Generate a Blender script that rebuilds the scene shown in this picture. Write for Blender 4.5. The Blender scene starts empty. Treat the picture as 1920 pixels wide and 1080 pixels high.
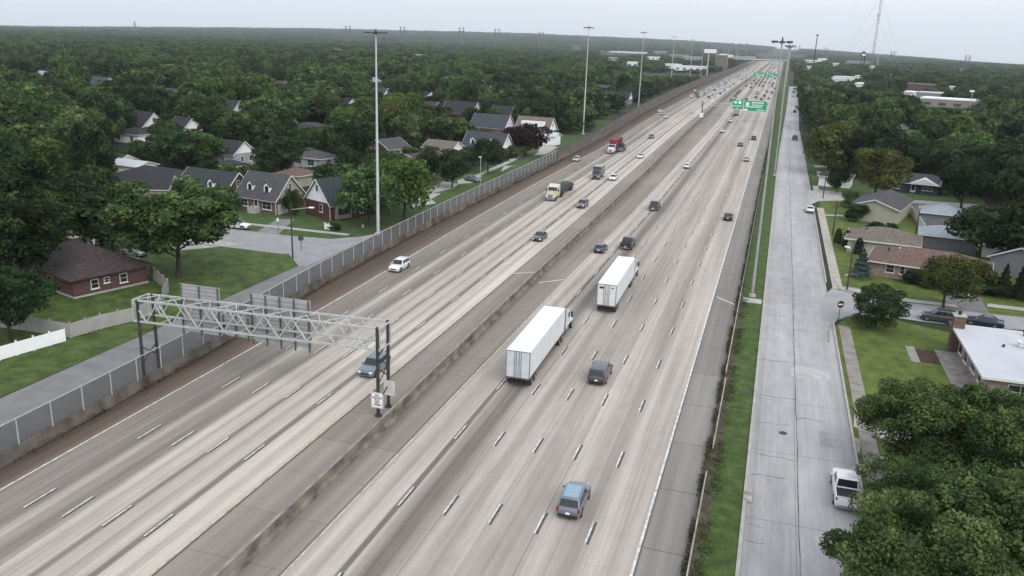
import bpy, math, random
import numpy as np
from math import sin, cos, tan, pi, sqrt, atan2, radians, degrees, hypot
random.seed(7)
rng = np.random.default_rng(11)
sc = bpy.context.scene
COL = sc.collection

# ------------------------------------------------------------------ camera
CAM_F, CAM_H = 1582.127, 34.9177            # focal length in pixels of a 1920 wide frame, height of the camera pole
PITCH, ROLL, YAW = radians(16.37785), radians(2.00137), radians(16.83195)
_cp, _sp = cos(PITCH), sin(PITCH)
FW = np.array([-sin(YAW) * _cp, cos(YAW) * _cp, -_sp])
_R = np.array([cos(YAW), sin(YAW), 0.0]); _U = np.cross(_R, FW)
RT = cos(ROLL) * _R + sin(ROLL) * _U
UP = -sin(ROLL) * _R + cos(ROLL) * _U
cam = bpy.data.cameras.new("camera"); camo = bpy.data.objects.new("camera", cam); COL.objects.link(camo)
cam.sensor_width = 36.0; cam.sensor_fit = 'HORIZONTAL'; cam.lens = 36.0 * CAM_F / 1920.0
cam.clip_start = 0.5; cam.clip_end = 40000
from mathutils import Matrix, Vector
m3 = Matrix(((RT[0], UP[0], -FW[0]), (RT[1], UP[1], -FW[1]), (RT[2], UP[2], -FW[2])))
camo.matrix_world = Matrix.Translation((0, 0, CAM_H)) @ m3.to_4x4()
sc.camera = camo

# ------------------------------------------------------------------ light
SUN_EL, SUN_AZ = radians(42), radians(138)
world = bpy.data.worlds.new("World"); sc.world = world; world.use_nodes = True
nt = world.node_tree; nt.nodes.clear()
wo = nt.nodes.new('ShaderNodeOutputWorld'); bg = nt.nodes.new('ShaderNodeBackground')
sky = nt.nodes.new('ShaderNodeTexSky'); sky.sky_type = 'NISHITA'; sky.sun_disc = False
sky.sun_elevation = SUN_EL; sky.sun_rotation = SUN_AZ; sky.air_density = 1.0; sky.dust_density = 3.0; sky.ozone_density = 2.0
hs = nt.nodes.new('ShaderNodeHueSaturation'); hs.inputs['Saturation'].default_value = 0.42; hs.inputs['Value'].default_value = 1.0
nt.links.new(sky.outputs[0], hs.inputs['Color'])
mx = nt.nodes.new('ShaderNodeMix'); mx.data_type = 'RGBA'; mx.inputs[0].default_value = 0.88; mx.inputs[7].default_value = (2.34, 2.46, 2.70, 1)   # even cloud layer over the sky
nt.links.new(hs.outputs[0], mx.inputs[6]); nt.links.new(mx.outputs[2], bg.inputs['Color'])
nt.links.new(bg.outputs[0], wo.inputs['Surface']); bg.inputs['Strength'].default_value = 0.15
sl = bpy.data.lights.new("sun", 'SUN'); sl.energy = 0.6; sl.angle = radians(40); sl.color = (1, 0.97, 0.93)
so = bpy.data.objects.new("sun", sl); COL.objects.link(so)
_d = Vector((sin(SUN_AZ) * cos(SUN_EL), cos(SUN_AZ) * cos(SUN_EL), sin(SUN_EL)))
so.rotation_euler = _d.to_track_quat('Z', 'Y').to_euler(); so.location = (0, 0, 300)
sc.view_settings.view_transform = 'Standard'; sc.view_settings.look = 'None'
sc.view_settings.exposure = 1.48; sc.view_settings.gamma = 1.0
sc.cycles.max_bounces = 5; sc.cycles.transparent_max_bounces = 10; sc.cycles.volume_bounces = 2

# ------------------------------------------------------------------ helpers
def G(px, py, z=0.0):
    """point of the ground (height z) seen at a pixel of the 1920x1080 photograph"""
    d = FW + RT * (px - 960) / CAM_F + UP * (540 - py) / CAM_F
    t = (z - CAM_H) / d[2]
    return (d[0] * t, d[1] * t)

def PR(x, y, z=0.0):
    v = np.array([x, y, z - CAM_H]); zz = v @ FW
    if zz <= 1: return (-9999, -9999)
    return (960 + CAM_F * (v @ RT) / zz, 540 - CAM_F * (v @ UP) / zz)

def interp(tab):
    ys = [t[0] for t in tab]; xs = [t[1] for t in tab]
    return lambda y: float(np.interp(y, ys, xs))

def smooth(tab, s=25.0):
    f = interp(tab)
    def g(y):
        w = s * (0.4 + y / 300.0)
        return sum(f(y + w * k / 3.0) for k in (-3, -2, -1, 0, 1, 2, 3)) / 7.0
    return g

class MB:
    def __init__(self): self.v = []; self.f = []; self.uv = None; self.mi = None
    def add(self, vs, fs):
        b = len(self.v); self.v += [tuple(p) for p in vs]; self.f += [tuple(b + i for i in f) for f in fs]; return self
    def box(self, cx, cy, cz, sx, sy, sz, rot=0.0):
        x, y, z = sx / 2, sy / 2, sz / 2; c, s = cos(rot), sin(rot)
        vs = []
        for dz in (-z, z):
            for dx, dy in ((-x, -y), (x, -y), (x, y), (-x, y)):
                vs.append((cx + dx * c - dy * s, cy + dx * s + dy * c, cz + dz))
        return self.add(vs, [(0, 3, 2, 1), (4, 5, 6, 7), (0, 1, 5, 4), (1, 2, 6, 5), (2, 3, 7, 6), (3, 0, 4, 7)])
    def b2(self, x0, x1, y0, y1, z0, z1):
        return self.box((x0 + x1) / 2, (y0 + y1) / 2, (z0 + z1) / 2, x1 - x0, y1 - y0, z1 - z0)
    def bar(self, p, q, w, h=None):
        p = Vector(p); q = Vector(q); d = q - p
        if d.length < 1e-5: return self
        h = h or w
        a = Vector((0, 0, 1)) if abs(d.normalized().z) < 0.95 else Vector((0, 1, 0))
        s = d.cross(a).normalized() * w / 2; u = s.cross(d).normalized() * h / 2
        vs = [p - s - u, p + s - u, p + s + u, p - s + u, q - s - u, q + s - u, q + s + u, q - s + u]
        return self.add(vs, [(0, 3, 2, 1), (4, 5, 6, 7), (0, 1, 5, 4), (1, 2, 6, 5), (2, 3, 7, 6), (3, 0, 4, 7)])
    def cyl(self, p, q, r0, r1=None, n=8, cap=True):
        r1 = r0 if r1 is None else r1
        p = Vector(p); q = Vector(q); d = (q - p).normalized()
        a = Vector((0, 0, 1)) if abs(d.z) < 0.9 else Vector((0, 1, 0))
        s = d.cross(a).normalized(); u = s.cross(d)
        vs = []
        for c, r in ((p, r0), (q, r1)):
            for k in range(n):
                t = 2 * pi * k / n; vs.append(c + s * (r * cos(t)) + u * (r * sin(t)))
        fs = [(k, (k + 1) % n, n + (k + 1) % n, n + k) for k in range(n)]
        if cap: fs += [tuple(range(n))[::-1], tuple(range(n, 2 * n))]
        return self.add(vs, fs)
    def prism(self, pts, z0, z1):
        n = len(pts)
        vs = [(p[0], p[1], z0) for p in pts] + [(p[0], p[1], z1) for p in pts]
        return self.add(vs, [tuple(range(n))[::-1], tuple(range(n, 2 * n))] + [(k, (k + 1) % n, n + (k + 1) % n, n + k) for k in range(n)])
    def side(self, prof, x0, x1, x0b=None, x1b=None):
        """profile of (y, z) extruded along x"""
        n = len(prof)
        vs = [(x0, p[0], p[1]) for p in prof] + [(x1, p[0], p[1]) for p in prof]
        return self.add(vs, [tuple(range(n)), tuple(range(n, 2 * n))[::-1]] + [(k, n + k, n + (k + 1) % n, (k + 1) % n) for k in range(n)])
    def loft(self, rings, cap=True):
        n = len(rings[0]); vs = [p for r in rings for p in r]; fs = []
        for i in range(len(rings) - 1):
            for k in range(n):
                a = i * n + k; b = i * n + (k + 1) % n
                fs.append((a, b, b + n, a + n))
        if cap: fs += [tuple(range(n))[::-1], tuple(range((len(rings) - 1) * n, len(rings) * n))]
        return self.add(vs, fs)
    def slab(self, a, b, c, d, t):
        """quad a b c d (counter-clockwise from outside) with thickness t towards the inside"""
        a, b, c, d = map(Vector, (a, b, c, d)); n = (b - a).cross(d - a).normalized() * t
        return self.add([a, b, c, d, a - n, b - n, c - n, d - n], [(0, 1, 2, 3), (7, 6, 5, 4), (0, 4, 5, 1), (1, 5, 6, 2), (2, 6, 7, 3), (3, 7, 4, 0)])

def mesh(name, mb, mats, smooth_=False):
    me = bpy.data.meshes.new(name); me.from_pydata([tuple(p) for p in mb.v], [], mb.f)
    if not isinstance(mats, (list, tuple)): mats = [mats]
    for m in mats: me.materials.append(m)
    if mb.uv is not None:
        l = me.uv_layers.new(name='uv'); flat = []
        for f in mb.f:
            for i in f: flat += list(mb.uv[i])
        l.data.foreach_set('uv', flat)
    if mb.mi is not None: me.polygons.foreach_set('material_index', mb.mi)
    if smooth_: me.polygons.foreach_set('use_smooth', [True] * len(me.polygons))
    me.update(); return me

def obj(name, mb, mat, parent=None, smooth_=False, loc=None, rotz=None):
    me = mb if isinstance(mb, bpy.types.Mesh) else mesh(name, mb, mat, smooth_)
    o = bpy.data.objects.new(name, me); COL.objects.link(o)
    if parent is not None: o.parent = parent
    if loc is not None: o.location = loc
    if rotz is not None: o.rotation_euler = (0, 0, rotz)
    return o

def tag(o, label=None, cat=None, group=None, kind=None):
    if label: o['label'] = label
    if cat: o['category'] = cat
    if group: o['group'] = group
    elif 'group' in o.keys() and group == '': del o['group']
    if kind: o['kind'] = kind
    return o

def empty(name, loc, rotz=0.0, label=None, cat=None, group=None):
    o = bpy.data.objects.new(name, None); o.empty_display_size = 0.3; COL.objects.link(o)
    o.location = (loc[0], loc[1], loc[2] if len(loc) > 2 else 0); o.rotation_euler = (0, 0, rotz)
    return tag(o, label, cat, group)

def struct(name, mb, mat): return tag(obj(name, mb, mat), kind='structure')

KIDS = {}
def register(root):
    ch = [c for c in COL.objects if c.parent == root]; KIDS[root.name] = ch
    for c in ch: KIDS[c.name] = [g for g in COL.objects if g.parent == c]
def _rec(o, rc):
    if not rc or o.type != 'MESH': return
    for s in o.material_slots:
        base = o.data.materials[s.slot_index]
        if base and base.name in rc: s.link = 'OBJECT'; s.material = rc[base.name]
def dup(root, loc, rotz=0.0, scale=None, label=None, cat=None, group=None, recolor=None):
    """a copy of a thing with copies of its parts and their sub-parts"""
    if root.name not in KIDS: register(root)
    r = root.copy(); COL.objects.link(r); r.location = (loc[0], loc[1], loc[2] if len(loc) > 2 else 0); r.rotation_euler = (0, 0, rotz)
    if scale: r.scale = scale if isinstance(scale, tuple) else (scale,) * 3
    tag(r, label, cat, group); _rec(r, recolor)
    for c0 in KIDS[root.name]:
        c = c0.copy(); COL.objects.link(c); c.parent = r; _rec(c, recolor)
        for g0 in KIDS[c0.name]:
            g = g0.copy(); COL.objects.link(g); g.parent = c; _rec(g, recolor)
    return r

# ------------------------------------------------------------------ materials
def lin(r, g, b):
    f = lambda c: (c / 255 / 12.92) if c / 255 <= 0.04045 else ((c / 255 + 0.055) / 1.055) ** 2.4
    return (f(r), f(g), f(b))
MAT = {}
def mat(name, col, rough=0.85, var=0.12, scale=1.0, bump=0.0, metal=0.0, dirt=None, spec=0.3, stretch=None, rnd=0.0):
    if name in MAT: return MAT[name]
    m = bpy.data.materials.new(name); m.use_nodes = True; n = m.node_tree; b = n.nodes['Principled BSDF']
    b.inputs['Roughness'].default_value = rough; b.inputs['Metallic'].default_value = metal
    b.inputs['Specular IOR Level'].default_value = spec
    tc = n.nodes.new('ShaderNodeTexCoord'); mp = n.nodes.new('ShaderNodeMapping'); n.links.new(tc.outputs['Object'], mp.inputs[0])
    if stretch: mp.inputs['Scale'].default_value = stretch
    nz = n.nodes.new('ShaderNodeTexNoise'); nz.inputs['Scale'].default_value = scale; nz.inputs['Detail'].default_value = 6
    if 'grass' in name: nz.inputs['Detail'].default_value = 9; nz.inputs['Roughness'].default_value = .68
    n.links.new(mp.outputs[0], nz.inputs[0])
    rp = n.nodes.new('ShaderNodeValToRGB'); e = rp.color_ramp.elements
    lo = tuple(c * (1 - var) for c in col); hi = tuple(min(1, c * (1 + var)) for c in col)
    if dirt: lo = dirt
    e[0].position = 0.32; e[0].color = (*lo, 1); e[1].position = 0.68; e[1].color = (*hi, 1)
    n.links.new(nz.outputs['Fac'], rp.inputs[0])
    out = rp.outputs[0]
    if rnd:
        oi = n.nodes.new('ShaderNodeObjectInfo'); mr = n.nodes.new('ShaderNodeMapRange')
        mr.inputs[3].default_value = 1 - rnd; mr.inputs[4].default_value = 1 + rnd
        h = n.nodes.new('ShaderNodeHueSaturation'); n.links.new(oi.outputs['Random'], mr.inputs[0]); n.links.new(mr.outputs[0], h.inputs['Value'])
        n.links.new(out, h.inputs['Color']); out = h.outputs[0]
    n.links.new(out, b.inputs['Base Color'])
    if bump:
        bp = n.nodes.new('ShaderNodeBump'); bp.inputs['Strength'].default_value = bump; bp.inputs['Distance'].default_value = 0.05
        n.links.new(nz.outputs['Fac'], bp.inputs['Height']); n.links.new(bp.outputs[0], b.inputs['Normal'])
    MAT[name] = m; return m

def ramp_mat(name, stops, along=0.03, streak=0.5, rough=0.8, tint=(1.0, 0.905, 0.79), joints=4.6, jdark=0.035, slabs=0, gain=1.0, spec=.08, contrast=1.0, mottle=0):
    """pavement: albedo across the lanes from a table of (fraction, albedo), broken by streaks, patches and joints (uv in 0..1 across, metres along)"""
    m = bpy.data.materials.new(name); m.use_nodes = True; n = m.node_tree; b = n.nodes['Principled BSDF']; b.inputs['Roughness'].default_value = rough
    b.inputs['Specular IOR Level'].default_value = spec
    L = n.links
    uv = n.nodes.new('ShaderNodeUVMap'); sep = n.nodes.new('ShaderNodeSeparateXYZ'); L.new(uv.outputs[0], sep.inputs[0])
    # wobble of the wheel tracks
    wn = n.nodes.new('ShaderNodeTexNoise'); wn.noise_dimensions = '2D'; wn.inputs['Scale'].default_value = 1.0
    mp0 = n.nodes.new('ShaderNodeMapping'); mp0.inputs['Scale'].default_value = (3, 0.01, 1); L.new(uv.outputs[0], mp0.inputs[0]); L.new(mp0.outputs[0], wn.inputs[0])
    wm = n.nodes.new('ShaderNodeMath'); wm.operation = 'MULTIPLY_ADD'; wm.inputs[1].default_value = 0.02; wm.inputs[2].default_value = -0.01; L.new(wn.outputs['Fac'], wm.inputs[0])
    wa = n.nodes.new('ShaderNodeMath'); wa.operation = 'ADD'; L.new(wm.outputs[0], wa.inputs[0]); L.new(sep.outputs[0], wa.inputs[1])
    rp = n.nodes.new('ShaderNodeValToRGB'); cr = rp.color_ramp; cr.interpolation = 'B_SPLINE' if False else 'LINEAR'
    if contrast != 1: stops = [(p, .33 + (a - .33) * contrast) for p, a in stops]
    while len(cr.elements) > 1: cr.elements.remove(cr.elements[-1])
    cr.elements[0].position = stops[0][0]; cr.elements[0].color = (stops[0][1] * gain,) * 3 + (1,)
    for p, a in stops[1:]:
        e = cr.elements.new(p); a = a * gain; e.color = (a, a, a, 1)
    L.new(wa.outputs[0], rp.inputs[0])
    def noise(sx, sy, lo, hi, det=5, sc_=1.0):
        mp = n.nodes.new('ShaderNodeMapping'); mp.inputs['Scale'].default_value = (sx, sy, 1); L.new(uv.outputs[0], mp.inputs[0])
        z = n.nodes.new('ShaderNodeTexNoise'); z.noise_dimensions = '2D'; z.inputs['Scale'].default_value = sc_; z.inputs['Detail'].default_value = det; L.new(mp.outputs[0], z.inputs[0])
        r = n.nodes.new('ShaderNodeMapRange'); r.inputs[1].default_value = 0.25; r.inputs[2].default_value = 0.75; r.inputs[3].default_value = lo; r.inputs[4].default_value = hi
        L.new(z.outputs['Fac'], r.inputs[0]); return r.outputs[0]
    def mul(a, b_):
        q = n.nodes.new('ShaderNodeMath'); q.operation = 'MULTIPLY'
        L.new(a, q.inputs[0]); L.new(b_, q.inputs[1]); return q.outputs[0]
    v = rp.outputs[0]
    v = mul(v, noise(60, along, 1 - 0.16 * streak * 2, 1 + 0.16 * streak * 2))
    v = mul(v, noise(5, 0.02, 0.86, 1.12, 3))
    v = mul(v, noise(220, 5.0, 0.93, 1.07, 2))
    v = mul(v, noise(30, 0.35, 0.95, 1.05, 3))
    if mottle: v = mul(v, noise(7, .22, 1 - mottle, 1 + mottle, 6)); v = mul(v, noise(2.5, .03, 1 - mottle * .6, 1 + mottle * .6, 2))
    # slab to slab tone
    if slabs:
        q1 = n.nodes.new('ShaderNodeMath'); q1.operation = 'MULTIPLY'; L.new(sep.outputs[0], q1.inputs[0]); q1.inputs[1].default_value = slabs; q2 = n.nodes.new('ShaderNodeMath'); q2.operation = 'FLOOR'; L.new(q1.outputs[0], q2.inputs[0])
        q3 = n.nodes.new('ShaderNodeMath'); q3.operation = 'DIVIDE'; L.new(sep.outputs[1], q3.inputs[0]); q3.inputs[1].default_value = joints * 2 if joints else 9; q4 = n.nodes.new('ShaderNodeMath'); q4.operation = 'FLOOR'; L.new(q3.outputs[0], q4.inputs[0])
        cv = n.nodes.new('ShaderNodeCombineXYZ'); L.new(q2.outputs[0], cv.inputs[0]); L.new(q4.outputs[0], cv.inputs[1]); wn2 = n.nodes.new('ShaderNodeTexWhiteNoise'); wn2.noise_dimensions = '2D'; L.new(cv.outputs[0], wn2.inputs['Vector'])
        q5 = n.nodes.new('ShaderNodeMapRange'); q5.inputs[3].default_value = .93; q5.inputs[4].default_value = 1.07; L.new(wn2.outputs['Value'], q5.inputs[0]); v = mul(v, q5.outputs[0])
    # transverse slab joints
    if joints:
        a = n.nodes.new('ShaderNodeMath'); a.operation = 'DIVIDE'; L.new(sep.outputs[1], a.inputs[0]); a.inputs[1].default_value = joints
        fr = n.nodes.new('ShaderNodeMath'); fr.operation = 'FRACT'; L.new(a.outputs[0], fr.inputs[0])
        lt = n.nodes.new('ShaderNodeMath'); lt.operation = 'LESS_THAN'; L.new(fr.outputs[0], lt.inputs[0]); lt.inputs[1].default_value = 0.10 / joints
        k = n.nodes.new('ShaderNodeMath'); k.operation = 'MULTIPLY_ADD'; L.new(lt.outputs[0], k.inputs[0]); k.inputs[1].default_value = -jdark * 2; k.inputs[2].default_value = 1
        v = mul(v, k.outputs[0])
    cc = n.nodes.new('ShaderNodeCombineColor')
    for i in range(3):
        q = n.nodes.new('ShaderNodeMath'); q.operation = 'MULTIPLY'; L.new(v, q.inputs[0]); q.inputs[1].default_value = tint[i]; L.new(q.outputs[0], cc.inputs[i])
    L.new(cc.outputs[0], b.inputs['Base Color'])
    MAT[name] = m; return m

def leaf_mat(name, dark, mid, light, rnd=0.3):
    m = bpy.data.materials.new(name); m.use_nodes = True; n = m.node_tree; b = n.nodes['Principled BSDF']; L = n.links
    b.inputs['Roughness'].default_value = 0.75; b.inputs['Specular IOR Level'].default_value = 0.15
    tc = n.nodes.new('ShaderNodeTexCoord'); z = n.nodes.new('ShaderNodeTexNoise'); z.inputs['Scale'].default_value = 0.55; z.inputs['Detail'].default_value = 3
    L.new(tc.outputs['Object'], z.inputs[0])
    z2 = n.nodes.new('ShaderNodeTexNoise'); z2.inputs['Scale'].default_value = 4.0; z2.inputs['Detail'].default_value = 2; L.new(tc.outputs['Object'], z2.inputs[0])
    ad = n.nodes.new('ShaderNodeMath'); ad.operation = 'MULTIPLY_ADD'; L.new(z2.outputs['Fac'], ad.inputs[0]); ad.inputs[1].default_value = 0.5
    L.new(z.outputs['Fac'], ad.inputs[2])
    oi = n.nodes.new('ShaderNodeObjectInfo')
    rp = n.nodes.new('ShaderNodeValToRGB'); e = rp.color_ramp.elements
    e[0].position = 0.55; e[0].color = (*dark, 1); e[1].position = 0.98; e[1].color = (*light, 1)
    q = e.new(0.76); q.color = (*mid, 1)
    L.new(ad.outputs[0], rp.inputs[0])
    mr = n.nodes.new('ShaderNodeMapRange'); mr.inputs[3].default_value = 1.32 * (1 - rnd); mr.inputs[4].default_value = 1.32 * (1 + rnd); L.new(oi.outputs['Random'], mr.inputs[0])
    m2 = n.nodes.new('ShaderNodeMath'); m2.operation = 'MULTIPLY'; L.new(oi.outputs['Random'], m2.inputs[0]); m2.inputs[1].default_value = 7.31
    fr = n.nodes.new('ShaderNodeMath'); fr.operation = 'FRACT'; L.new(m2.outputs[0], fr.inputs[0])
    mh = n.nodes.new('ShaderNodeMapRange'); mh.inputs[3].default_value = 0.482; mh.inputs[4].default_value = 0.518; L.new(fr.outputs[0], mh.inputs[0])
    h = n.nodes.new('ShaderNodeHueSaturation'); L.new(mr.outputs[0], h.inputs['Value']); L.new(mh.outputs[0], h.inputs['Hue']); L.new(rp.outputs[0], h.inputs['Color'])
    L.new(h.outputs[0], b.inputs['Base Color'])
    tr = n.nodes.new('ShaderNodeBsdfTranslucent'); L.new(h.outputs[0], tr.inputs['Color']); ms = n.nodes.new('ShaderNodeMixShader'); ms.inputs[0].default_value = .38   # thin leaves let light through
    L.new(b.outputs[0], ms.inputs[1]); L.new(tr.outputs[0], ms.inputs[2]); L.new(ms.outputs[0], n.nodes['Material Output'].inputs['Surface'])
    MAT[name] = m; return m

def plain(name, col, rough=0.5, metal=0.0, spec=0.5, coat=0.0):
    if name in MAT: return MAT[name]
    m = mat(name, col, rough, 0.05, 3.0, 0, metal, None, spec)
    if coat: m.node_tree.nodes['Principled BSDF'].inputs['Coat Weight'].default_value = coat
    return m

conc = mat('weathered_concrete', (0.26, 0.245, 0.215), 0.9, 0.3, 1.2, 0.2)
conc_lt = mat('pale_concrete', (0.36, 0.35, 0.325), 0.9, 0.15, 0.8, 0.1)
asph = mat('old_asphalt', (0.24, 0.245, 0.25), 0.9, 0.12, 0.35, 0.1)
grass_m = mat('lawn_grass', (0.058, 0.092, 0.022), 0.95, 0.6, 0.45, 0.5)
grass_d = mat('verge_grass', (0.052, 0.085, 0.02), 0.95, 0.5, 0.8, 0.5)
soil_m = mat('undergrowth', (0.028, 0.04, 0.018), 1.0, 0.5, 0.08, 0.5)
glass = plain('dark_glass', (0.02, 0.025, 0.03), 0.12, 0.0, 0.6)
tyre_m = plain('tyre_rubber', (0.02, 0.02, 0.021), 0.9)
rim_m = plain('wheel_rim', (0.35, 0.36, 0.37), 0.35, 0.8)
white_m = mat('white_paint', (0.78, 0.78, 0.76), 0.6, 0.05, 1.5)
yellow_m = mat('road_yellow', (0.44, 0.385, 0.27), 0.85, 0.3, 1.5)
line_m = mat('road_white', (0.56, 0.54, 0.50), 0.85, 0.35, 1.8)
tar_halo_m = mat('tar_and_halo_dark', (0.085, 0.078, 0.07), 0.9, 0.3, 2.0)
galv = mat('galvanised_steel', (0.50, 0.51, 0.50), 0.45, 0.12, 2.0, 0, 0.35)
alum = mat('dull_aluminium', (0.50, 0.50, 0.495), 0.6, 0.12, 1.2, 0, 0.0)
dsteel = mat('dark_weathered_steel', (0.045, 0.042, 0.04), 0.7, 0.3, 2.0)
black_m = plain('black_plastic', (0.018, 0.018, 0.02), 0.6)
red_l = plain('red_lens', (0.25, 0.012, 0.012), 0.3)
lamp_l = plain('clear_lens', (0.85, 0.86, 0.86), 0.15)
bark = mat('bark', (0.055, 0.045, 0.036), 0.95, 0.3, 3.0, 0.5, stretch=(1, 1, 0.25))
wood_pole = mat('creosoted_wood', (0.055, 0.045, 0.038), 0.9, 0.3, 2.0, 0.2, stretch=(4, 4, 0.3))
# ------------------------------------------------------------------ road alignment (x of each line as a function of the distance y)
WB = smooth([(0, -56.9), (47, -57.3), (66, -57.9), (81, -58.6), (99, -59.9), (111, -60.6), (136, -61.3), (177, -61.9), (222, -62.1), (294, -62.8), (394, -65.8), (444, -68), (643, -73), (800, -75), (1434, -76.5), (2050, -80), (3200, -84)], 12)
LE = smooth([(0, -54.2), (100, -54.7), (156, -56.3), (204, -57), (320, -57.4), (394, -60), (470, -61.4), (619, -62.6), (1000, -64), (3200, -72)], 18)
LY = smooth([(0, -36.2), (100, -36.5), (121, -36.7), (176, -37.1), (258, -38.6), (351, -40.3), (430, -41), (538, -41.8), (753, -43.4), (1100, -42), (3200, -44)], 18)
MD = smooth([(0, -31.0), (56, -31.5), (114, -32.6), (163, -33.0), (248, -33.8), (366, -35.9), (430, -36.7), (538, -37.8), (635, -38.5), (753, -39), (1100, -37.8), (3200, -39.5)], 18)
RY = smooth([(0, -28.1), (121, -28.3), (185, -27.6), (430, -28), (600, -30), (1000, -32), (3200, -34)], 18)
RE = smooth([(0, -6.0), (600, -6.2), (740, -7), (3200, -8)], 18)
RS = lambda y: -2.55
FLO = smooth([(0, -68.6), (60, -68.7), (117, -68.8), (150, -68.0), (294, -69.6), (444, -75), (643, -80), (3200, -92)], 6)
FRL = smooth([(0, 0.9), (290, 1.6), (576, 4.5), (900, 7)], 10)
FRR = smooth([(0, 10.1), (300, 10.0), (400, 9.6), (576, 11.5), (900, 14)], 10)
YS = list(np.concatenate([np.arange(-30, 500, 5.0), np.arange(500, 1000, 20), np.arange(1000, 3201, 50)]))

def strip(name, fl, fr, y0, y1, z, m, kind=True):
    mb = MB(); mb.uv = []; ys = [y0] + [y for y in YS if y0 < y < y1] + [y1]
    for y in ys:
        mb.v += [(fl(y), y, z), (fr(y), y, z)]; mb.uv += [(0, y), (1, y)]
    mb.f = [(2 * i, 2 * i + 1, 2 * i + 3, 2 * i + 2) for i in range(len(ys) - 1)]
    o = obj(name, mb, m)
    if kind: tag(o, kind='structure')
    return o

# pavement materials, albedo across the carriageway from left to right
left_cw = ramp_mat('concrete_lanes_worn', [(0, .23), (.06, .25), (.14, .24), (.19, .21), (.215, .2), (.24, .26), (.275, .40), (.31, .30), (.35, .25), (.385, .22), (.415, .21), (.435, .30), (.46, .45), (.50, .34), (.545, .43), (.585, .37), (.598, .22), (.61, .22), (.63, .40), (.67, .47), (.71, .33), (.75, .45), (.785, .40), (.795, .2), (.82, .2), (.83, .44), (.87, .50), (.905, .36), (.94, .50), (1, .46)], gain=.98, contrast=1.08)
right_cw = ramp_mat('concrete_lanes_tyre_marked', [(0, .40), (.04, .46), (.075, .36), (.11, .44), (.147, .41), (.149, .19), (.168, .19), (.171, .40), (.195, .31), (.228, .20), (.265, .20), (.30, .33), (.323, .38), (.325, .15), (.328, .36), (.37, .41), (.41, .29), (.45, .38), (.4885, .36), (.4905, .17), (.493, .36), (.57, .31), (.6535, .38), (.6555, .15), (.658, .40), (.70, .44), (.74, .36), (.82, .28), (.87, .44), (.91, .38), (1, .41)], tint=(1.0, .905, .80), gain=.96, contrast=1.1)
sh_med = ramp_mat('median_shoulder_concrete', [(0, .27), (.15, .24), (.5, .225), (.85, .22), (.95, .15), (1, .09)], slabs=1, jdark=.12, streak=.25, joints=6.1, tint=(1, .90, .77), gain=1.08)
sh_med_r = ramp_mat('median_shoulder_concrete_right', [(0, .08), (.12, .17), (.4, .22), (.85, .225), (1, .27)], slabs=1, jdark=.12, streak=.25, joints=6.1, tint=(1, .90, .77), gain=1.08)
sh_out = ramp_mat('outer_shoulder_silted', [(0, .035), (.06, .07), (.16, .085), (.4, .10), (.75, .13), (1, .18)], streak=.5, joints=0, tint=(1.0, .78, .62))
sh_right = ramp_mat('right_shoulder_concrete', [(0, .34), (.08, .25), (.3, .23), (.7, .235), (.92, .20), (1, .1)], streak=.3, joints=9.0, jdark=.25, slabs=1, gain=.98, tint=(1, .925, .84))
front_m = ramp_mat('service_road_concrete', [(0, .30), (.06, .27), (.08, .33), (.25, .31), (.42, .30), (.425, .15), (.43, .30), (.6, .32), (.8, .30), (.95, .27), (1, .22)], streak=.25, joints=12.2, jdark=.2, slabs=2, gain=1.1, tint=(1.0, .985, .97), rough=.55, spec=.4, mottle=.1)

# ------------------------------------------------------------------ terrain: one sheet to the horizon, gently rising far off in the middle
def terrain_z(x, y):
    r = hypot(x, y)
    if r < 3000: return 0.0
    az = degrees(atan2(x, y))
    d = float(np.interp(az, [-60, -46, -38, -30, -17, -7, 0, 6, 13, 25], [-8, -8, -1, 5, 9.5, 7, 0.5, -6, -15, -20]))
    full = 35 + d / CAM_F * 7200
    t = min(1.0, max(0.0, (r - 3000) / 4200.0)); t = t * t * (3 - 2 * t) if False else t ** 1.25
    return full * t
gm = MB(); NA = 96; RR = [0, 60, 120, 240, 400, 700, 1100, 1600, 2200, 3000, 3700, 4700, 5800, 7200, 8300]
for r in RR:
    for k in range(NA):
        a = 2 * pi * k / NA; x, y = r * sin(a), r * cos(a)
        gm.v.append((x, y, -0.07 + (terrain_z(x, y) if y > 0 else 0)))
for i in range(len(RR) - 1):
    for k in range(NA):
        gm.f.append((i * NA + k, (i + 1) * NA + k, (i + 1) * NA + (k + 1) % NA, i * NA + (k + 1) % NA))
struct('ground', gm, soil_m)

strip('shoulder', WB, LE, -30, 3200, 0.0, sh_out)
strip('carriageway', LE, LY, -30, 3200, 0.001, left_cw)
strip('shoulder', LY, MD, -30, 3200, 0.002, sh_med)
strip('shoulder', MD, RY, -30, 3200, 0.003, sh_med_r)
strip('carriageway', RY, RE, -30, 3200, 0.004, right_cw)
strip('shoulder', RE, RS, -30, 3200, 0.005, sh_right)
strip('service_road', FRL, FRR, -30, 900, 0.0, front_m)
strip('service_road', lambda y: FLO(y) - 0.0, lambda y: WB(y) - 0.5, -30, 3200, 0.0, mat('service_road_grey', (0.185, 0.185, 0.185), 0.9, 0.14, 0.5, 0.1))
strip('grass_verge', RS, lambda y: FRL(y) - 0.2, -30, 1200, -0.01, grass_d)

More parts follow.
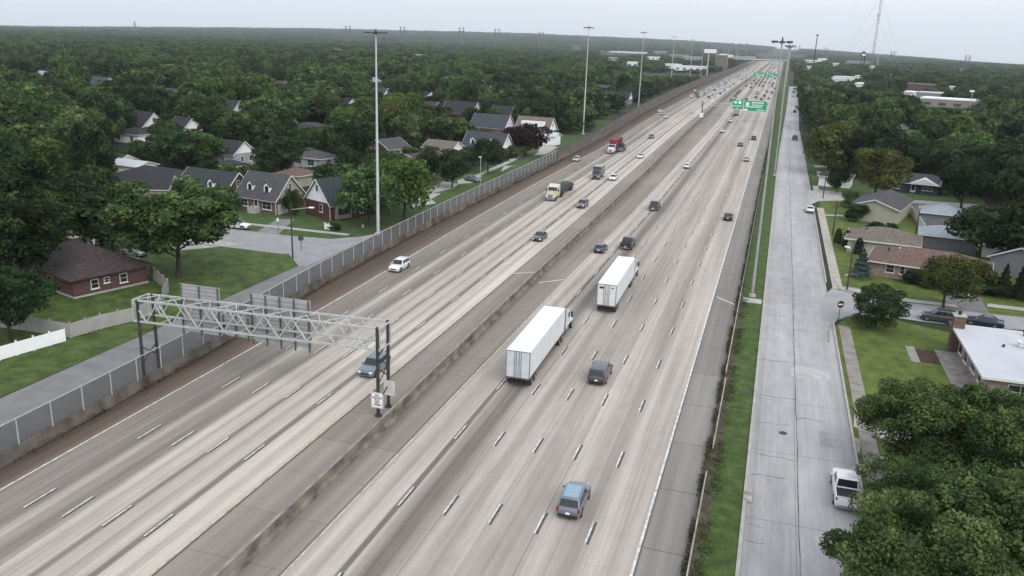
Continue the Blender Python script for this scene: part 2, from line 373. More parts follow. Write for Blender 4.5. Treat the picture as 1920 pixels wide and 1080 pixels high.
def kerb(name, f, y0, y1, w=0.22, h=0.12, m=conc_lt, step=8.0):
    mb = MB(); ys = list(np.arange(y0, y1, step)) + [y1]; rings = [[(f(y) - w / 2, y, -0.05), (f(y) + w / 2, y, -0.05), (f(y) + w / 2, y, h), (f(y) - w / 2, y, h)] for y in ys]
    mb.loft(rings); return struct(name, mb, m)
kerb('kerb', lambda y: FRL(y) - 0.1, -30, 900, 0.28)
kerb('kerb', lambda y: FRR(y) + 0.1, 30, 116)
kerb('kerb', lambda y: FRR(y) + 0.1, 137, 206)
kerb('kerb', lambda y: FRR(y) + 0.1, 221, 400)

def poly(name, pts, z, m, px=True, kind='structure'):
    P = [G(*p) if px else p for p in pts]
    mb = MB(); mb.v = [(p[0], p[1], z) for p in P]; n = len(P)
    area = sum(P[i][0] * P[(i + 1) % n][1] - P[(i + 1) % n][0] * P[i][1] for i in range(n))
    mb.f = [tuple(range(n)) if area > 0 else tuple(range(n))[::-1]]
    me = mesh(name, mb, m)
    import bmesh
    bm = bmesh.new(); bm.from_mesh(me); bmesh.ops.triangulate(bm, faces=bm.faces[:]); bm.to_mesh(me); bm.free()
    return tag(obj(name, me, m), kind=kind)

# lane markings: solid edge lines and ten foot dashes every forty feet
mk = MB(); tar_halo = MB(); ym = MB()
def along(mb, f, w, y0, y1, z, step=10.0):
    ys = list(np.arange(y0, y1, step)) + [y1]; b = len(mb.v)
    for y in ys: mb.v += [(f(y) - w / 2, y, z), (f(y) + w / 2, y, z)]
    mb.f += [(b + 2 * i, b + 2 * i + 1, b + 2 * i + 3, b + 2 * i + 2) for i in range(len(ys) - 1)]
along(mk, LE, 0.17, -30, 3000, 0.010); along(mk, RE, 0.19, -30, 3000, 0.010)
along(ym, LY, 0.15, -30, 3000, 0.010); along(ym, RY, 0.15, -30, 3000, 0.010)
along(tar_halo, lambda y: RE(y) + 0.17, 0.10, -30, 600, 0.008); along(tar_halo, lambda y: LY(y) + 0.2, 0.14, -30, 400, 0.008); along(tar_halo, lambda y: RY(y) - 0.2, 0.10, -30, 400, 0.008)
LF = [.205, .403, .603, .807]; RF = [.159, .326, .491, .655, .828]
def lane_x(side, fr):
    a, b = (LE, LY) if side == 'L' else (RY, RE)
    return lambda y: a(y) + (b(y) - a(y)) * fr
for side, fr_, ph in (('L', LF, 44.5), ('R', RF, 54.6)):
    for fr in fr_:
        f = lane_x(side, fr)
        for k in range(-6, 120):
            y = ph + 12.19 * k
            w = 0.14 if y < 400 else 0.2
            along(mk, f, w, y - 1.52, y + 1.52, 0.010, 5)
            if y < 350: along(tar_halo, lambda t: f(t) + 0.17, 0.20, y - 1.62, y + 1.52, 0.008, 5)  # contrast halo of each dash put in as a dark strip, not tar
# diagonal strokes on the shoulders
for (a, b) in (((962, 513), (1003, 510)), ((1010, 530), (1058, 524)), ((1343, 556), (1377, 571)), ((1420, 293), (1436, 297))):
    p, q = Vector((*G(*a), 0)), Vector((*G(*b), 0)); n = Vector((-(q - p).y, (q - p).x, 0)).normalized() * 0.14
    mk.add([(p - n) + Vector((0, 0, .012)), (q - n) + Vector((0, 0, .012)), (q + n) + Vector((0, 0, .012)), (p + n) + Vector((0, 0, .012))], [(0, 1, 2, 3)])
struct('lane_markings', mk, line_m); struct('tar_and_halo_lines', tar_halo, tar_halo_m); struct('yellow_markings', ym, yellow_m)

# service road cracks and patches on the right
cr = MB()
for k in range(46):
    y = 35 + k * 5.3 + random.uniform(-2, 2); x0 = random.choice([FRL(y) + .2, 5.2]); x1 = x0 + random.uniform(1.5, 4.4); pts = []
    x = x0; yy = y
    while x < min(x1, FRR(y) - .1):
        pts.append((x, yy)); x += random.uniform(.3, .8); yy += random.uniform(-.22, .22)
    for a, b in zip(pts, pts[1:]):
        w = random.uniform(.02, .06); cr.add([(a[0], a[1] - w, .006), (b[0], b[1] - w, .006), (b[0], b[1] + w, .006), (a[0], a[1] + w, .006)], [(0, 1, 2, 3)])
x = 5.1
for k in range(120):
    y = 30 + k * 3; x2 = 5.1 + random.uniform(-.06, .06); w = random.uniform(.02, .045)
    cr.add([(x - w, y, .006), (x + w, y, .006), (x2 + w, y + 3, .006), (x2 - w, y + 3, .006)], [(0, 1, 2, 3)]); x = x2
for (a, b) in (((1280, 560 + 155), (1333, 560 + 196)), ):
    pass
struct('road_cracks', cr, tar_halo_m)
def patch(px, w, l, col, nm):
    x, y = G(*px); mb = MB(); mb.add([(x - w / 2, y - l / 2, .0045), (x + w / 2, y - l / 2, .0045), (x + w / 2, y + l / 2, .0045), (x - w / 2, y + l / 2, .0045)], [(0, 1, 2, 3)])
    struct('road_patch', mb, mat(nm, col, .9, .15, 1.0))
patch((1520, 700), 4.2, 3.2, (.39, .387, .38), 'patch_pale'); patch((1560, 825), 2.3, 3.6, (.325, .324, .32), 'patch_mid')

# ------------------------------------------------------------------ yards, side streets, pavements
poly('lawn', [(-160, 14), (-68.9, 14), (-68.9, 112), (-70.5, 116.2), (-74, 117.6), (-160, 118.2)], -0.02, grass_m, px=False)
poly('side_street', [(-320, 118.2), (-74, 117.6), (-68.9, 112), (-67.5, 112), (-67.5, 139), (-69.3, 134), (-73, 130.2), (-82, 128.9), (-320, 127)], 0.004, mat('side_street_grey', (0.27, 0.275, 0.28), 0.9, .12, .4), px=False)
poly('lawn', [(-135, 127.2), (-82, 129.1), (-73, 130.4), (-69.3, 134.2), (-68.1, 146), (-69.6, 294), (-74, 400), (-84, 400), (-80, 200), (-90, 158), (-135, 158)], -0.02, mat('shaded_lawn_grass', (0.050, 0.088, 0.024), .95, .35, .5, .5), px=False)
struct('pavement', MB().b2(-150, -72, 133.6, 134.9, -.02, .05), conc_lt)
struct('kerb', MB().b2(-150, -74, 128.5, 128.75, -.02, .12), conc_lt)
struct('kerb', MB().b2(-150, -74.5, 117.2, 117.45, -.02, .12), conc_lt)
poly('driveway', [(418, 452), (455, 458), (400, 464), (330, 470), (300, 458), (380, 450)], 0.012, conc_lt)
poly('driveway', [(545, 411), (520, 411), (478, 437), (520, 441), (552, 412)], 0.012, mat('drive_grey', (.2, .2, .195), .9, .15, .5))
poly('driveway', [(178, 425), (232, 434), (226, 440), (196, 452), (186, 462), (198, 470), (260, 478), (262, 486), (180, 476), (160, 455), (186, 436)], 0.012, conc_lt)
poly('side_street', [(150, 392), (235, 408), (240, 424), (140, 406)], 0.008, conc_lt)
# driveways and pavement along the left service road
for q in ([(772, 390), (818, 381), (806, 372), (776, 372), (770, 380)], [(775, 372), (808, 374), (828, 362), (790, 364), (760, 352), (740, 356)], [(858, 345), (884, 343), (905, 330), (880, 332), (858, 338)], [(800, 365), (850, 353), (860, 345), (832, 340), (796, 356)],
          [(939, 322), (958, 312), (975, 311), (945, 311)], [(1018, 270), (1046, 276), (1036, 281), (1008, 285)], [(1010, 285), (1040, 281), (1020, 290), (1000, 291)]):
    poly('driveway', q, 0.012, conc_lt)
poly('pavement', [(880, 333), (940, 307), (975, 290), (982, 293), (948, 309), (886, 336)], 0.03, conc_lt)

# right-hand neighbourhood
RLAWN = mat('front_lawn_grass', (0.082, 0.116, 0.022), .95, .45, .5, .5)
poly('lawn', [(10.3, 20), (60, 20), (60, 108), (30, 115.8), (24, 117.8), (18.6, 120.2), (14.5, 119.6), (11.8, 118.4), (10.3, 114)], -0.02, RLAWN, px=False)
poly('side_street', [(1560, 540), (1577, 545), (1616, 555), (1687, 569), (1766, 576), (1854, 588), (2060, 610), (2060, 640), (1920, 619), (1785, 609), (1729, 603), (1669, 594), (1594, 592), (1569, 598), (1552, 625), (1545, 640), (1540, 560)], 0.008, mat('side_street_pale', (0.29, 0.295, 0.30), 0.9, .1, .4))
poly('lawn', [(1561, 525), (1577, 544.5), (1616, 554.5), (1687, 568.5), (1766, 575.5), (1854, 587.5), (2060, 609), (1985, 440), (1780, 392), (1580, 376), (1536, 377), (1545, 430)], -0.02, RLAWN)
poly('side_street', [(1515, 357), (1526, 357), (1545, 360), (1640, 368), (1700, 374), (1850, 384), (1850, 396), (1700, 386), (1640, 380), (1580, 376), (1536, 377), (1515, 385)], 0.008, conc_lt)
poly('lawn', [(1526, 356.5), (1545, 359.5), (1640, 367.5), (1700, 373.5), (1850, 383), (1800, 330), (1600, 290), (1506, 290)], -0.02, mat('far_lawn_grass', (0.060, 0.10, 0.03), .95, .3, .5, .5))
pv = MB(); 
for k in range(26):
    y = 60.5 + k * 2.12; x = 11.5
    if y < 116: pv.box(x, y, 0.015, 1.45, 2.06, 0.07)
struct('pavement', pv, mat('pavement_slabs', (0.235, 0.215, 0.19), .9, .2, .7, .1))
pv = MB()
for k in range(50):
    y = 134.5 + k * 2.12
    if not (205 < y < 222): pv.box(11.7 + (y - 134) * -0.001, y, 0.015, 1.5, 2.06, 0.07)
struct('pavement', pv, mat('pavement_slabs_pale', (0.37, 0.345, 0.30), .9, .15, .7, .1))
poly('pavement', [(1572, 537), (1600, 540), (1700, 560), (1790, 571), (1798, 577), (1700, 566), (1600, 547), (1578, 543)], 0.03, conc_lt)
poly('pavement', [(1852, 569), (1990, 586), (1990, 592), (1850, 575)], 0.03, conc_lt)
poly('driveway', [(1762, 577), (1775, 545), (1800, 520), (1826, 522), (1832, 548), (1856, 589)], 0.012, mat('drive_dark', (.16, .158, .155), .9, .15, .5))
poly('footpath', [(1583, 514), (1610, 512), (1612, 515), (1585, 518)], 0.03, conc_lt)
poly('footpath', [(1547, 402), (1584, 403), (1584, 406), (1548, 405)], 0.03, conc_lt)
poly('driveway', [(1526, 310), (1553, 311), (1556, 314), (1528, 314)], 0.03, conc_lt)
poly('driveway', [(1530, 320), (1556, 325), (1572, 332), (1532, 327)], 0.03, conc_lt)
poly('footpath', [(1530, 355), (1590, 362), (1590, 366), (1530, 358)], 0.03, conc_lt)
poly('driveway', [(1690, 378), (1738, 383), (1752, 398), (1742, 402), (1720, 402), (1706, 388)], 0.016, mat('drive_brown', (.17, .16, .145), .9, .15, .5))
poly('driveway', [(1604, 763), (1640, 770), (1720, 800), (1760, 830), (1700, 842), (1600, 800)], 0.02, conc_lt)
poly('driveway', [(1650, 855), (1920, 905), (1920, 925), (1640, 890), (1590, 880)], 0.02, conc_lt)
poly('driveway', [(1600, 700 + 120), (1615, 825), (1612, 850), (1596, 850)], 0.021, conc)
# kerb arc at the near right corner
arc = [(1552, 640), (1553, 622), (1557, 610), (1567, 601), (1580, 597), (1596, 594)]
ar = MB(); P = [G(*p) for p in arc]; ar.loft([[(x, y, -.05), (x + .16, y - .1, -.05), (x + .16, y - .1, .13), (x, y, .13)] for x, y in P])
struct('kerb', ar, conc)
arc = [(1561, 520), (1566, 530), (1577, 545), (1616, 555), (1687, 569), (1762, 576)]
ar = MB(); P = [G(*p) for p in arc]; ar.loft([[(x, y, -.05), (x + .1, y + .2, -.05), (x + .1, y + .2, .12), (x, y, .12)] for x, y in P]); struct('kerb', ar, conc_lt)

# ------------------------------------------------------------------ barriers and fences of the motorway
stain = mat('stained_barrier_concrete', (0.15, 0.135, 0.11), .95, .6, 1.0, .3, dirt=(0.07, 0.062, 0.05), stretch=(1, .55, .9))
mb = MB(); ys = list(np.arange(-20, 500, 4)) + list(np.arange(500, 2300, 25))
mb.loft([[(MD(y) - .42, y, 0), (MD(y) - .38, y, .12), (MD(y) - .2, y, .38), (MD(y) - .13, y, 1.07), (MD(y) + .13, y, 1.07), (MD(y) + .2, y, .38), (MD(y) + .38, y, .12), (MD(y) + .42, y, 0)][::-1] for y in ys])
mbar = tag(obj('median_barrier', mb, stain), 'long stained concrete barrier running down the middle of the motorway', 'barrier')
mb = MB(); mb.loft([[(MD(y) - .135, y, 1.071), (MD(y) + .135, y, 1.071), (MD(y) + .135, y, 1.10), (MD(y) - .135, y, 1.10)] for y in ys]); obj('barrier_cap', mb, mat('cap_concrete', (.24, .225, .20), .9, .3, .8), mbar)
mb = MB(); ys = list(np.arange(-20, 252, 4))
mb.loft([[(WB(y) - .42, y, -.05), (WB(y) - .40, y, 1.0), (WB(y) - .12, y, 1.0), (WB(y), y, .3), (WB(y) + .10, y, -.05)][::-1] for y in ys])
tag(obj('roadside_barrier', mb, mat('dirty_barrier_concrete', (0.115, 0.10, 0.085), .95, .45, .5, .3, dirt=(0.05, 0.045, 0.036), stretch=(1, 1, .5))), 'dirty brown concrete wall under the chain link fence along the left shoulder', 'barrier')

link = bpy.data.materials.new('chain_link'); link.use_nodes = True; n_ = link.node_tree; bs = n_.nodes['Principled BSDF']; bs.inputs['Base Color'].default_value = (.06, .056, .05, 1); bs.inputs['Roughness'].default_value = .7
tc = n_.nodes.new('ShaderNodeTexCoord'); mp = n_.nodes.new('ShaderNodeMapping'); mp.inputs['Rotation'].default_value = (radians(45), 0, 0)
ck = n_.nodes.new('ShaderNodeTexChecker'); ck.inputs['Scale'].default_value = 22.0
n_.links.new(tc.outputs['Object'], mp.inputs[0]); n_.links.new(mp.outputs[0], ck.inputs[0])
mr = n_.nodes.new('ShaderNodeMapRange'); mr.inputs[3].default_value = .6; mr.inputs[4].default_value = .08; n_.links.new(ck.outputs['Fac'], mr.inputs[0]); n_.links.new(mr.outputs[0], bs.inputs['Alpha'])
fe = empty('chain_link_fence', (WB(20) - .28, 20, 0), 0, 'long chain link fence with pale posts on the dirty wall by the left shoulder', 'fence')
def rel(o, x, y): return (x - o.location.x, y - o.location.y)
mb = MB(); yy = list(np.arange(20, 251, 3.66))
for a, b in zip(yy, yy[1:]):
    xa, ya = rel(fe, WB(a) - .28, a); xb, yb = rel(fe, WB(b) - .28, b)
    mb.slab((xa + .01, ya, 1.02), (xb + .01, yb, 1.02), (xb + .01, yb, 3.25), (xa + .01, ya, 3.25), .02)
obj('mesh_panel', mb, link, fe)
mb = MB()
for a, b in zip(yy, yy[1:]):
    xa, ya = rel(fe, WB(a) - .28, a); xb, yb = rel(fe, WB(b) - .28, b); mb.bar((xa, ya, 3.3), (xb, yb, 3.3), .07)
obj('top_rail', mb, galv, fe)
pm = MB().cyl((0, 0, 0.95), (0, 0, 3.4), .055, n=6)
pmesh = mesh('post', pm, galv)
for a in yy:
    xa, ya = rel(fe, WB(a) - .22, a); o = bpy.data.objects.new('post', pmesh); COL.objects.link(o); o.parent = fe; o.location = (xa, ya, 0)
# solid wall farther on
ys = list(np.arange(250, 600, 8)) + list(np.arange(600, 2100, 40))
hw = lambda y: float(np.interp(y, [250, 330, 450, 2000], [3.3, 3.9, 5.0, 5.6]))
mb = MB(); mb.loft([[(WB(y) - .5, y, -.05), (WB(y) - .5, y, hw(y)), (WB(y) - .15, y, hw(y)), (WB(y) - .1, y, 0.9), (WB(y) + .02, y, .8), (WB(y) + .05, y, -.05)][::-1] for y in ys])
nw = empty('noise_wall', (0, 0, 0), 0, 'tall brown grey noise wall along the far left side of the motorway', 'wall')
obj('panel', mb, mat('brown_wall_boards', (0.135, 0.115, 0.10), .95, .25, .35, .2, stretch=(1, .3, 1.5)), nw)
mb = MB(); mb.loft([[(WB(y) - .53, y, hw(y)), (WB(y) - .53, y, hw(y) + .12), (WB(y) - .12, y, hw(y) + .12), (WB(y) - .12, y, hw(y))][::-1] for y in ys]); obj('coping', mb, mat('dark_coping', (.05, .045, .042)), nw)
# guardrail on the right, three lengths
rust = mat('faded_guardrail', (0.33, 0.31, 0.25), .8, .3, 1.0)
gl = 1
for (y0, y1, xx, lab) in ((34, 66, -2.35, 'nearest length of faded guardrail in the weeds beside the right shoulder'), (71, 88, -2.2, 'second length of faded guardrail, level with the blank lawn corner of the service road'), (90, 250, -2.3, 'long farthest length of guardrail running past the first light mast on the right')):
    g = empty('guardrail', (xx, y0, 0), 0, lab, 'guardrail', 'guardrails along the right shoulder')
    mb = MB(); mb.side([(0, .45), (y1 - y0, .45), (y1 - y0, .76), (0, .76)], -.03, .03); mb.side([(0, .42), (y1 - y0, .42), (y1 - y0, .52), (0, .52)], .03, .07); mb.side([(0, .66), (y1 - y0, .66), (y1 - y0, .74), (0, .74)], .03, .07)
    obj('rail', mb, rust, g)
    st = 3.8
    for k in range(int((y1 - y0) / st)):
        obj('post', MB().b2(-.2, -.04, k * st + .5, k * st + .66, -.05, .8), wood_pole, g)
x0 = -2.05; g = empty('chain_link_fence', (x0, 126, 0), 0, 'low dark chain link fence between the right shoulder and the row of masts', 'fence')
mb = MB(); mb.b2(-.015, .015, 0, 680, .05, 1.5); obj('mesh_panel', mb, link, g); obj('top_rail', MB().b2(-.03, .03, 0, 680, 1.5, 1.56), dsteel, g)
for k in range(70): obj('post', MB().b2(-.04, .04, k * 9.7, k * 9.7 + .08, 0, 1.62), dsteel, g)
strip('bare_verge', RS, lambda y: -1.55 + .25 * sin(y * .31) * sin(y * .83), -30, 124, -.004, mat('bare_verge_soil', (.075, .065, .042), .95, .45, 1.2, .4))
# concrete pad verges
struct('concrete_pad', MB().b2(-1.9, .75, 120.5, 122.8, -.03, .03), conc_lt)
# ------------------------------------------------------------------ vehicles
def paint(name, col, rough=.32, metal=.25): return plain(name, col, rough, metal, .5, .6)
PAINT = {k: paint('paint_' + k, c) for k, c in dict(white=(.74, .75, .75), silver=(.42, .44, .45), grey=(.13, .14, .15), dark_grey=(.06, .065, .075), black=(.018, .018, .02), blue_grey=(.15, .165, .21), steel_blue=(.15, .20, .225), slate=(.085, .10, .125),
    beige=(.42, .39, .32), red=(.20, .03, .03), navy=(.03, .035, .07), green=(.03, .06, .05), cream=(.60, .61, .40)).items()}
BODY = plain('vehicle_paint', (.5, .5, .5))
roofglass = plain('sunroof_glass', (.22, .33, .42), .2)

SPEC = {  # L, W, H, belt, hood_z, ygr0 (windscreen base), top front, top rear, rear glass base, nose round, ground clearance
 'sedan': dict(L=4.85, W=1.84, H=1.45, belt=.93, hood=.88, deck=1.0, wf=.85, tf=.15, tr=-1.05, wr=-1.75),
 'hatch': dict(L=4.3, W=1.8, H=1.5, belt=.95, hood=.92, deck=.98, wf=.95, tf=.25, tr=-1.45, wr=-2.0),
 'suv': dict(L=4.75, W=1.9, H=1.70, belt=1.05, hood=1.04, deck=1.08, wf=1.0, tf=.35, tr=-1.85, wr=-2.22),
 'van': dict(L=5.1, W=1.98, H=1.78, belt=1.08, hood=1.02, deck=1.1, wf=1.45, tf=.6, tr=-2.2, wr=-2.45),
 'pickup': dict(L=5.8, W=2.0, H=1.9, belt=1.18, hood=1.15, deck=1.15, wf=1.15, tf=.55, tr=-.75, wr=-1.0),
}
def car_parts(kind):
    s = SPEC[kind]; L, W, H = s['L'], s['W'], s['H']; hw = W / 2; f = L / 2
    out = []   # (part, mb, mat, subof)
    def ring(y, z0, z1, w, wt=.93):
        zm = z0 + (z1 - z0) * .55
        return [(-w * .90, y, z0), (-w * .98, y, z0 + .12), (-w, y, zm), (-w * .985, y, z1 - .12), (-w * wt, y, z1 - .02), (-w * .5, y, z1 + .025), (w * .5, y, z1 + .025), (w * wt, y, z1 - .02), (w * .985, y, z1 - .12), (w, y, zm), (w * .98, y, z0 + .12), (w * .90, y, z0)]
    b = MB(); g0 = .22
    hood, belt, deck = s['hood'], s['belt'], s['deck']
    if kind == 'pickup':
        rings = [ring(-f, .42, 1.0, hw * .93), ring(-f + .08, .34, 1.12, hw * .98), ring(-1.05, g0 + .12, 1.15, hw), ring(-1.0, g0 + .1, belt, hw)]
    else:
        rings = [ring(-f, .40, deck - .22, hw * .80), ring(-f + .10, .28, deck - .06, hw * .93), ring(-f + .35, g0, deck, hw * .98), ring(-1.0, g0 - .02, belt + .01, hw)]
    rings += [ring(.3, g0, belt, hw), ring(s['wf'], g0, belt - .01, hw * .995), ring(f - .55, g0, hood - .05, hw * .97), ring(f - .18, .26, hood - .14, hw * .90), ring(f - .03, .32, hood - .30, hw * .78), ring(f, .38, hood - .38, hw * .66)]
    b.loft([r[::-1] for r in rings])
    if kind == 'pickup':
        out.append(('body', b, BODY, None))
        bd = MB().b2(-hw + .12, hw - .12, -f + .12, -1.12, 1.15, 1.178); out.append(('cargo_bed', bd, black_m, None))
        w_ = MB()
        w_.b2(-hw + .02, -hw + .12, -f + .04, -1.04, 1.14, 1.30); w_.b2(hw - .12, hw - .02, -f + .04, -1.04, 1.14, 1.30); w_.b2(-hw + .12, hw - .12, -f + .02, -f + .1, 1.10, 1.29)
        out.append(('bed_rail', w_, BODY, None))
    else: out.append(('body', b, BODY, None))
    # cabin
    zb = belt - .03; wb = hw * .92; wt = hw * (.74 if kind in ('sedan', 'hatch') else .80)
    if kind in ('pickup', 'van'): wt = hw * .82
    def fr(y0, y1, y2, y3, wb, wt, zb, zt):
        return [(-wb, y0, zb), (wb, y0, zb), (wb, y1, zb), (-wb, y1, zb)], [(-wt, y3, zt), (wt, y3, zt), (wt, y2, zt), (-wt, y2, zt)]
    lo, hi = fr(s['wr'], s['wf'], s['tf'], s['tr'], wb, wt, zb, H - .05)
    cab = MB(); top = [(-wt * .86, s['tr'] + .1, H), (wt * .86, s['tr'] + .1, H), (wt * .86, s['tf'] - .12, H), (-wt * .86, s['tf'] - .12, H)]
    cab.loft([lo, hi, top]); out.append(('cabin', cab, BODY, None))
    lo = [Vector(p) for p in lo]; hi = [Vector(p) for p in hi]
    def pane(a, b_, c, d, mx0, mx1, my0, my1, t=.012):
        a, b_, c, d = map(Vector, (a, b_, c, d))
        P = lambda u, v: (a * (1 - u) + b_ * u) * (1 - v) + (d * (1 - u) + c * u) * v
        n = (b_ - a).cross(d - a).normalized() * t
        return [P(mx0, my0) + n, P(mx1, my0) + n, P(mx1, my1) + n, P(mx0, my1) + n]
    def win(name, q, *segs):
        m_ = MB()
        for sg in segs:
            m_.slab(*pane(*q, *sg), .03)
        out.append((name, m_, glass, None))
    win('rear_window', (lo[0], lo[1], hi[1], hi[0]), (.07, .93, .12, .9))
    win('windscreen', (lo[2], lo[3], hi[3], hi[2]), (.05, .95, .06, .95))
    segs = [(.06, .34, .14, .88), (.37, .64, .14, .88), (.67, .93, .14, .88)] if kind in ('suv', 'van') else ([(.06, .48, .14, .88), (.52, .92, .14, .88)] if kind != 'pickup' else [(.1, .46, .14, .88), (.5, .93, .14, .88)])
    win('side_window', (lo[1], lo[2], hi[2], hi[1]), *segs)
    win('side_window', (lo[3], lo[0], hi[0], hi[3]), *[(1 - b_, 1 - a, c, d) for a, b_, c, d in segs])
    # lights, plate, bumper, mirrors
    for sx in (-1, 1):
        out.append(('headlight', MB().box(sx * hw * .66, f - .11, hood - .30, .34, .2, .15, -sx * .35), lamp_l, None))
        if kind in ('suv', 'van', 'pickup', 'hatch'): out.append(('taillight', MB().box(sx * hw * .86, -f + .07, deck - .16 if kind != 'pickup' else .98, .16, .12, .34), red_l, None))
        else: out.append(('taillight', MB().box(sx * hw * .72, -f + .07, deck - .20, .36, .12, .14), red_l, None))
        out.append(('mirror', MB().box(sx * (hw + .08), s['wf'] - .25, belt + .06, .2, .12, .15), BODY, None))
    out.append(('grille', MB().b2(-hw * .48, hw * .48, f - .08, f + .012, .46, hood - .38 if hood - .38 > .55 else .6), black_m, None))
    out.append(('bumper', MB().b2(-hw * .80, hw * .80, -f - .05, -f + .15, .34, .56), black_m if kind != 'pickup' else rim_m, None))
    out.append(('number_plate', MB().b2(-.16, .16, -f - .065, -f - .02, .60, .75), white_m, None))
    wr = .34 if kind in ('sedan', 'hatch') else .38
    for sx in (-1, 1):
        for yy in (-L * .285, L * .31):
            x0 = sx * (hw - .21); x1 = sx * (hw + .012)
            out.append(('wheel', MB().cyl((x0, yy, wr), (x1, yy, wr), wr, n=14), tyre_m, None))
            out.append(('rim', MB().cyl((x1, yy, wr), (x1 + sx * .012, yy, wr), wr * .62, n=10), rim_m, 'wheel'))
            a = MB().cyl((sx * (hw - .3), yy, wr + .01), (sx * (hw + .003), yy, wr + .01), wr * 1.16, n=14)
            out.append(('wheel_arch', a, black_m, None))
    if kind in ('suv', 'van'):
        rr = MB()
        for sx in (-1, 1): rr.b2(sx * wt * .8 - .02, sx * wt * .8 + .02, s['tr'] + .25, s['tf'] - .2, H + .01, H + .05)
        out.append(('roof_rail', rr, rim_m, None))
    return out

def build(name, parts, loc=(0, 0), rotz=0.0, **kw):
    root = empty(name, loc, rotz, **kw); last = {}
    for pn, mb, m, sub in parts:
        o = obj(pn, mb, m, last.get(sub) if sub else root, smooth_=False)
        last[pn] = o
        if pn in ('body', 'cabin'):
            bv = o.modifiers.new('bevel', 'BEVEL'); bv.width = .035; bv.segments = 2; bv.limit_method = 'ANGLE'; bv.angle_limit = radians(25)
            me = o.data; me.polygons.foreach_set('use_smooth', [True] * len(me.polygons))
    return root
def merged(name, parts):
    mb = MB(); mi = []; mats = []
    for pn, p, m, sub in parts:
        if m not in mats: mats.append(m)
        mb.add(p.v, p.f); mi += [mats.index(m)] * len(p.f)
    mb.mi = mi; me = mesh(name, mb, mats); return me

CARP = {}; CARM = {}
for k in SPEC:
    CARP[k] = car_parts(k); CARM[k] = merged(k, CARP[k])
PROTO = {}
NAME = dict(sedan='sedan', hatch='hatchback', suv='sport_utility_car', van='minivan', pickup='pickup_truck')
CAT = dict(sedan='car', hatch='car', suv='car', van='van', pickup='pickup truck')
def car(kind, col, px, rot, label, group=None, z=0.0, xy=None, big=True):
    x, y = xy if xy else G(*px)
    rc = {'vehicle_paint': PAINT[col]}
    if big:
        if kind not in PROTO:
            r = PROTO[kind] = build(NAME[kind], CARP[kind], (x, y, z), rot, label=label, cat=CAT[kind], group=group)
            register(r)
            for c in KIDS[r.name]:
                _rec(c, rc)
                for g in KIDS[c.name]: _rec(g, rc)
            return r
        r = dup(PROTO[kind], (x, y, z), rot, label=label, cat=CAT[kind], recolor=rc)
        if 'group' in r.keys(): del r['group']
        if group: r['group'] = group
        return r
    o = bpy.data.objects.new(NAME[kind], CARM[kind]); COL.objects.link(o); o.location = (x, y, z); o.rotation_euler = (0, 0, rot)
    for s in o.material_slots:
        if s.material.name == 'vehicle_paint': s.link = 'OBJECT'; s.material = PAINT[col]
    return tag(o, label, CAT[kind], group)
PI = pi
def lanepos(side, lane, y):
    n = 5 if side == 'L' else 6; fr = [0] + (LF if side == 'L' else RF) + [1]
    f = (fr[lane] + fr[lane + 1]) / 2; return (lane_x(side, f)(y), y)
def head(side, y):
    d = (MD(y + 5) - MD(y - 5)) / 10; a = -atan2(d, 1); return a + (PI if side == 'L' else 0)
# cars seen singly on the motorway:  kind, colour, pixel of the middle of the car on the ground, side, label
near = [
 ('suv', 'blue_grey', (1076, 948), 'R', 'blue grey sport utility car with pale blue glass roof, nearest car to the camera'),
 ('van', 'dark_grey', (1125, 708), 'R', 'dark grey minivan driving beside the nearer white semi trailer'),
 ('hatch', 'slate', (1126, 471), 'R', 'dark blue grey hatchback ahead of the farther white semi, just left of a dark pickup'),
 ('pickup', 'black', (1177, 463), 'R', 'black pickup truck straight ahead of the farther white semi trailer'),
 ('pickup', 'dark_grey', (1227, 392), 'R', 'dark grey pickup truck alone in its lane right of the median, behind a white car'),
 ('sedan', 'black', (1365, 411), 'R', 'black car near the white edge line on the right of the motorway'),
 ('sedan', 'white', (1288, 315), 'R', 'white car driving away left of the pale repaired pavement'),
 ('sedan', 'silver', (1399, 302), 'R', 'silver car close to the diagonal stroke on the right shoulder'),
 ('sedan', 'dark_grey', (1388, 274), 'R', 'dark car driving away just left of the black sport utility car'),
 ('suv', 'black', (1413, 262), 'R', 'black sport utility car nearest the right edge line before the green signs'),
 ('sedan', 'white', (1354, 248), 'R', 'white car driving away short of the green sign gantry'),
 ('suv', 'white', (1370, 229), 'R', 'white car just behind the small beige truck below the green signs'),
 ('suv', 'white', (749, 505), 'L', 'white sport utility car in the outer lane beside the left shoulder'),
 ('suv', 'steel_blue', (702, 696), 'L', 'silver blue sport utility car coming under the sign gantry behind its posts'),
 ('sedan', 'dark_grey', (1012, 449), 'L', 'dark grey car coming alone along the middle of the left carriageway'),
 ('suv', 'grey', (1092, 388), 'L', 'grey sport utility car coming beside the median right of the cream flatbed truck'),
 ('hatch', 'silver', (1081, 302), 'L', 'silver car in the outer lane between the red container truck and the noise wall'),
 ('sedan', 'white', (1150, 337), 'L', 'white and black sedan coming beside the median right of the big dark van'),
 ('sedan', 'white', (1201, 296), 'L', 'white sedan coming alone right of the red container truck'),
 ('sedan', 'dark_grey', (1221, 259), 'L', 'dark sedan coming alone behind the red container truck'),
]
for i, (k, c, px, sd, lab) in enumerate(near):
    x, y = G(*px); car(k, c, px, head(sd, y), lab)
# pale roof of the nearest car
r0 = [o for o in COL.objects if o.get('label', '').startswith('blue grey sport')][0]
obj('sunroof', MB().b2(-.60, .60, -1.7, .2, 1.705, 1.715), roofglass, r0)
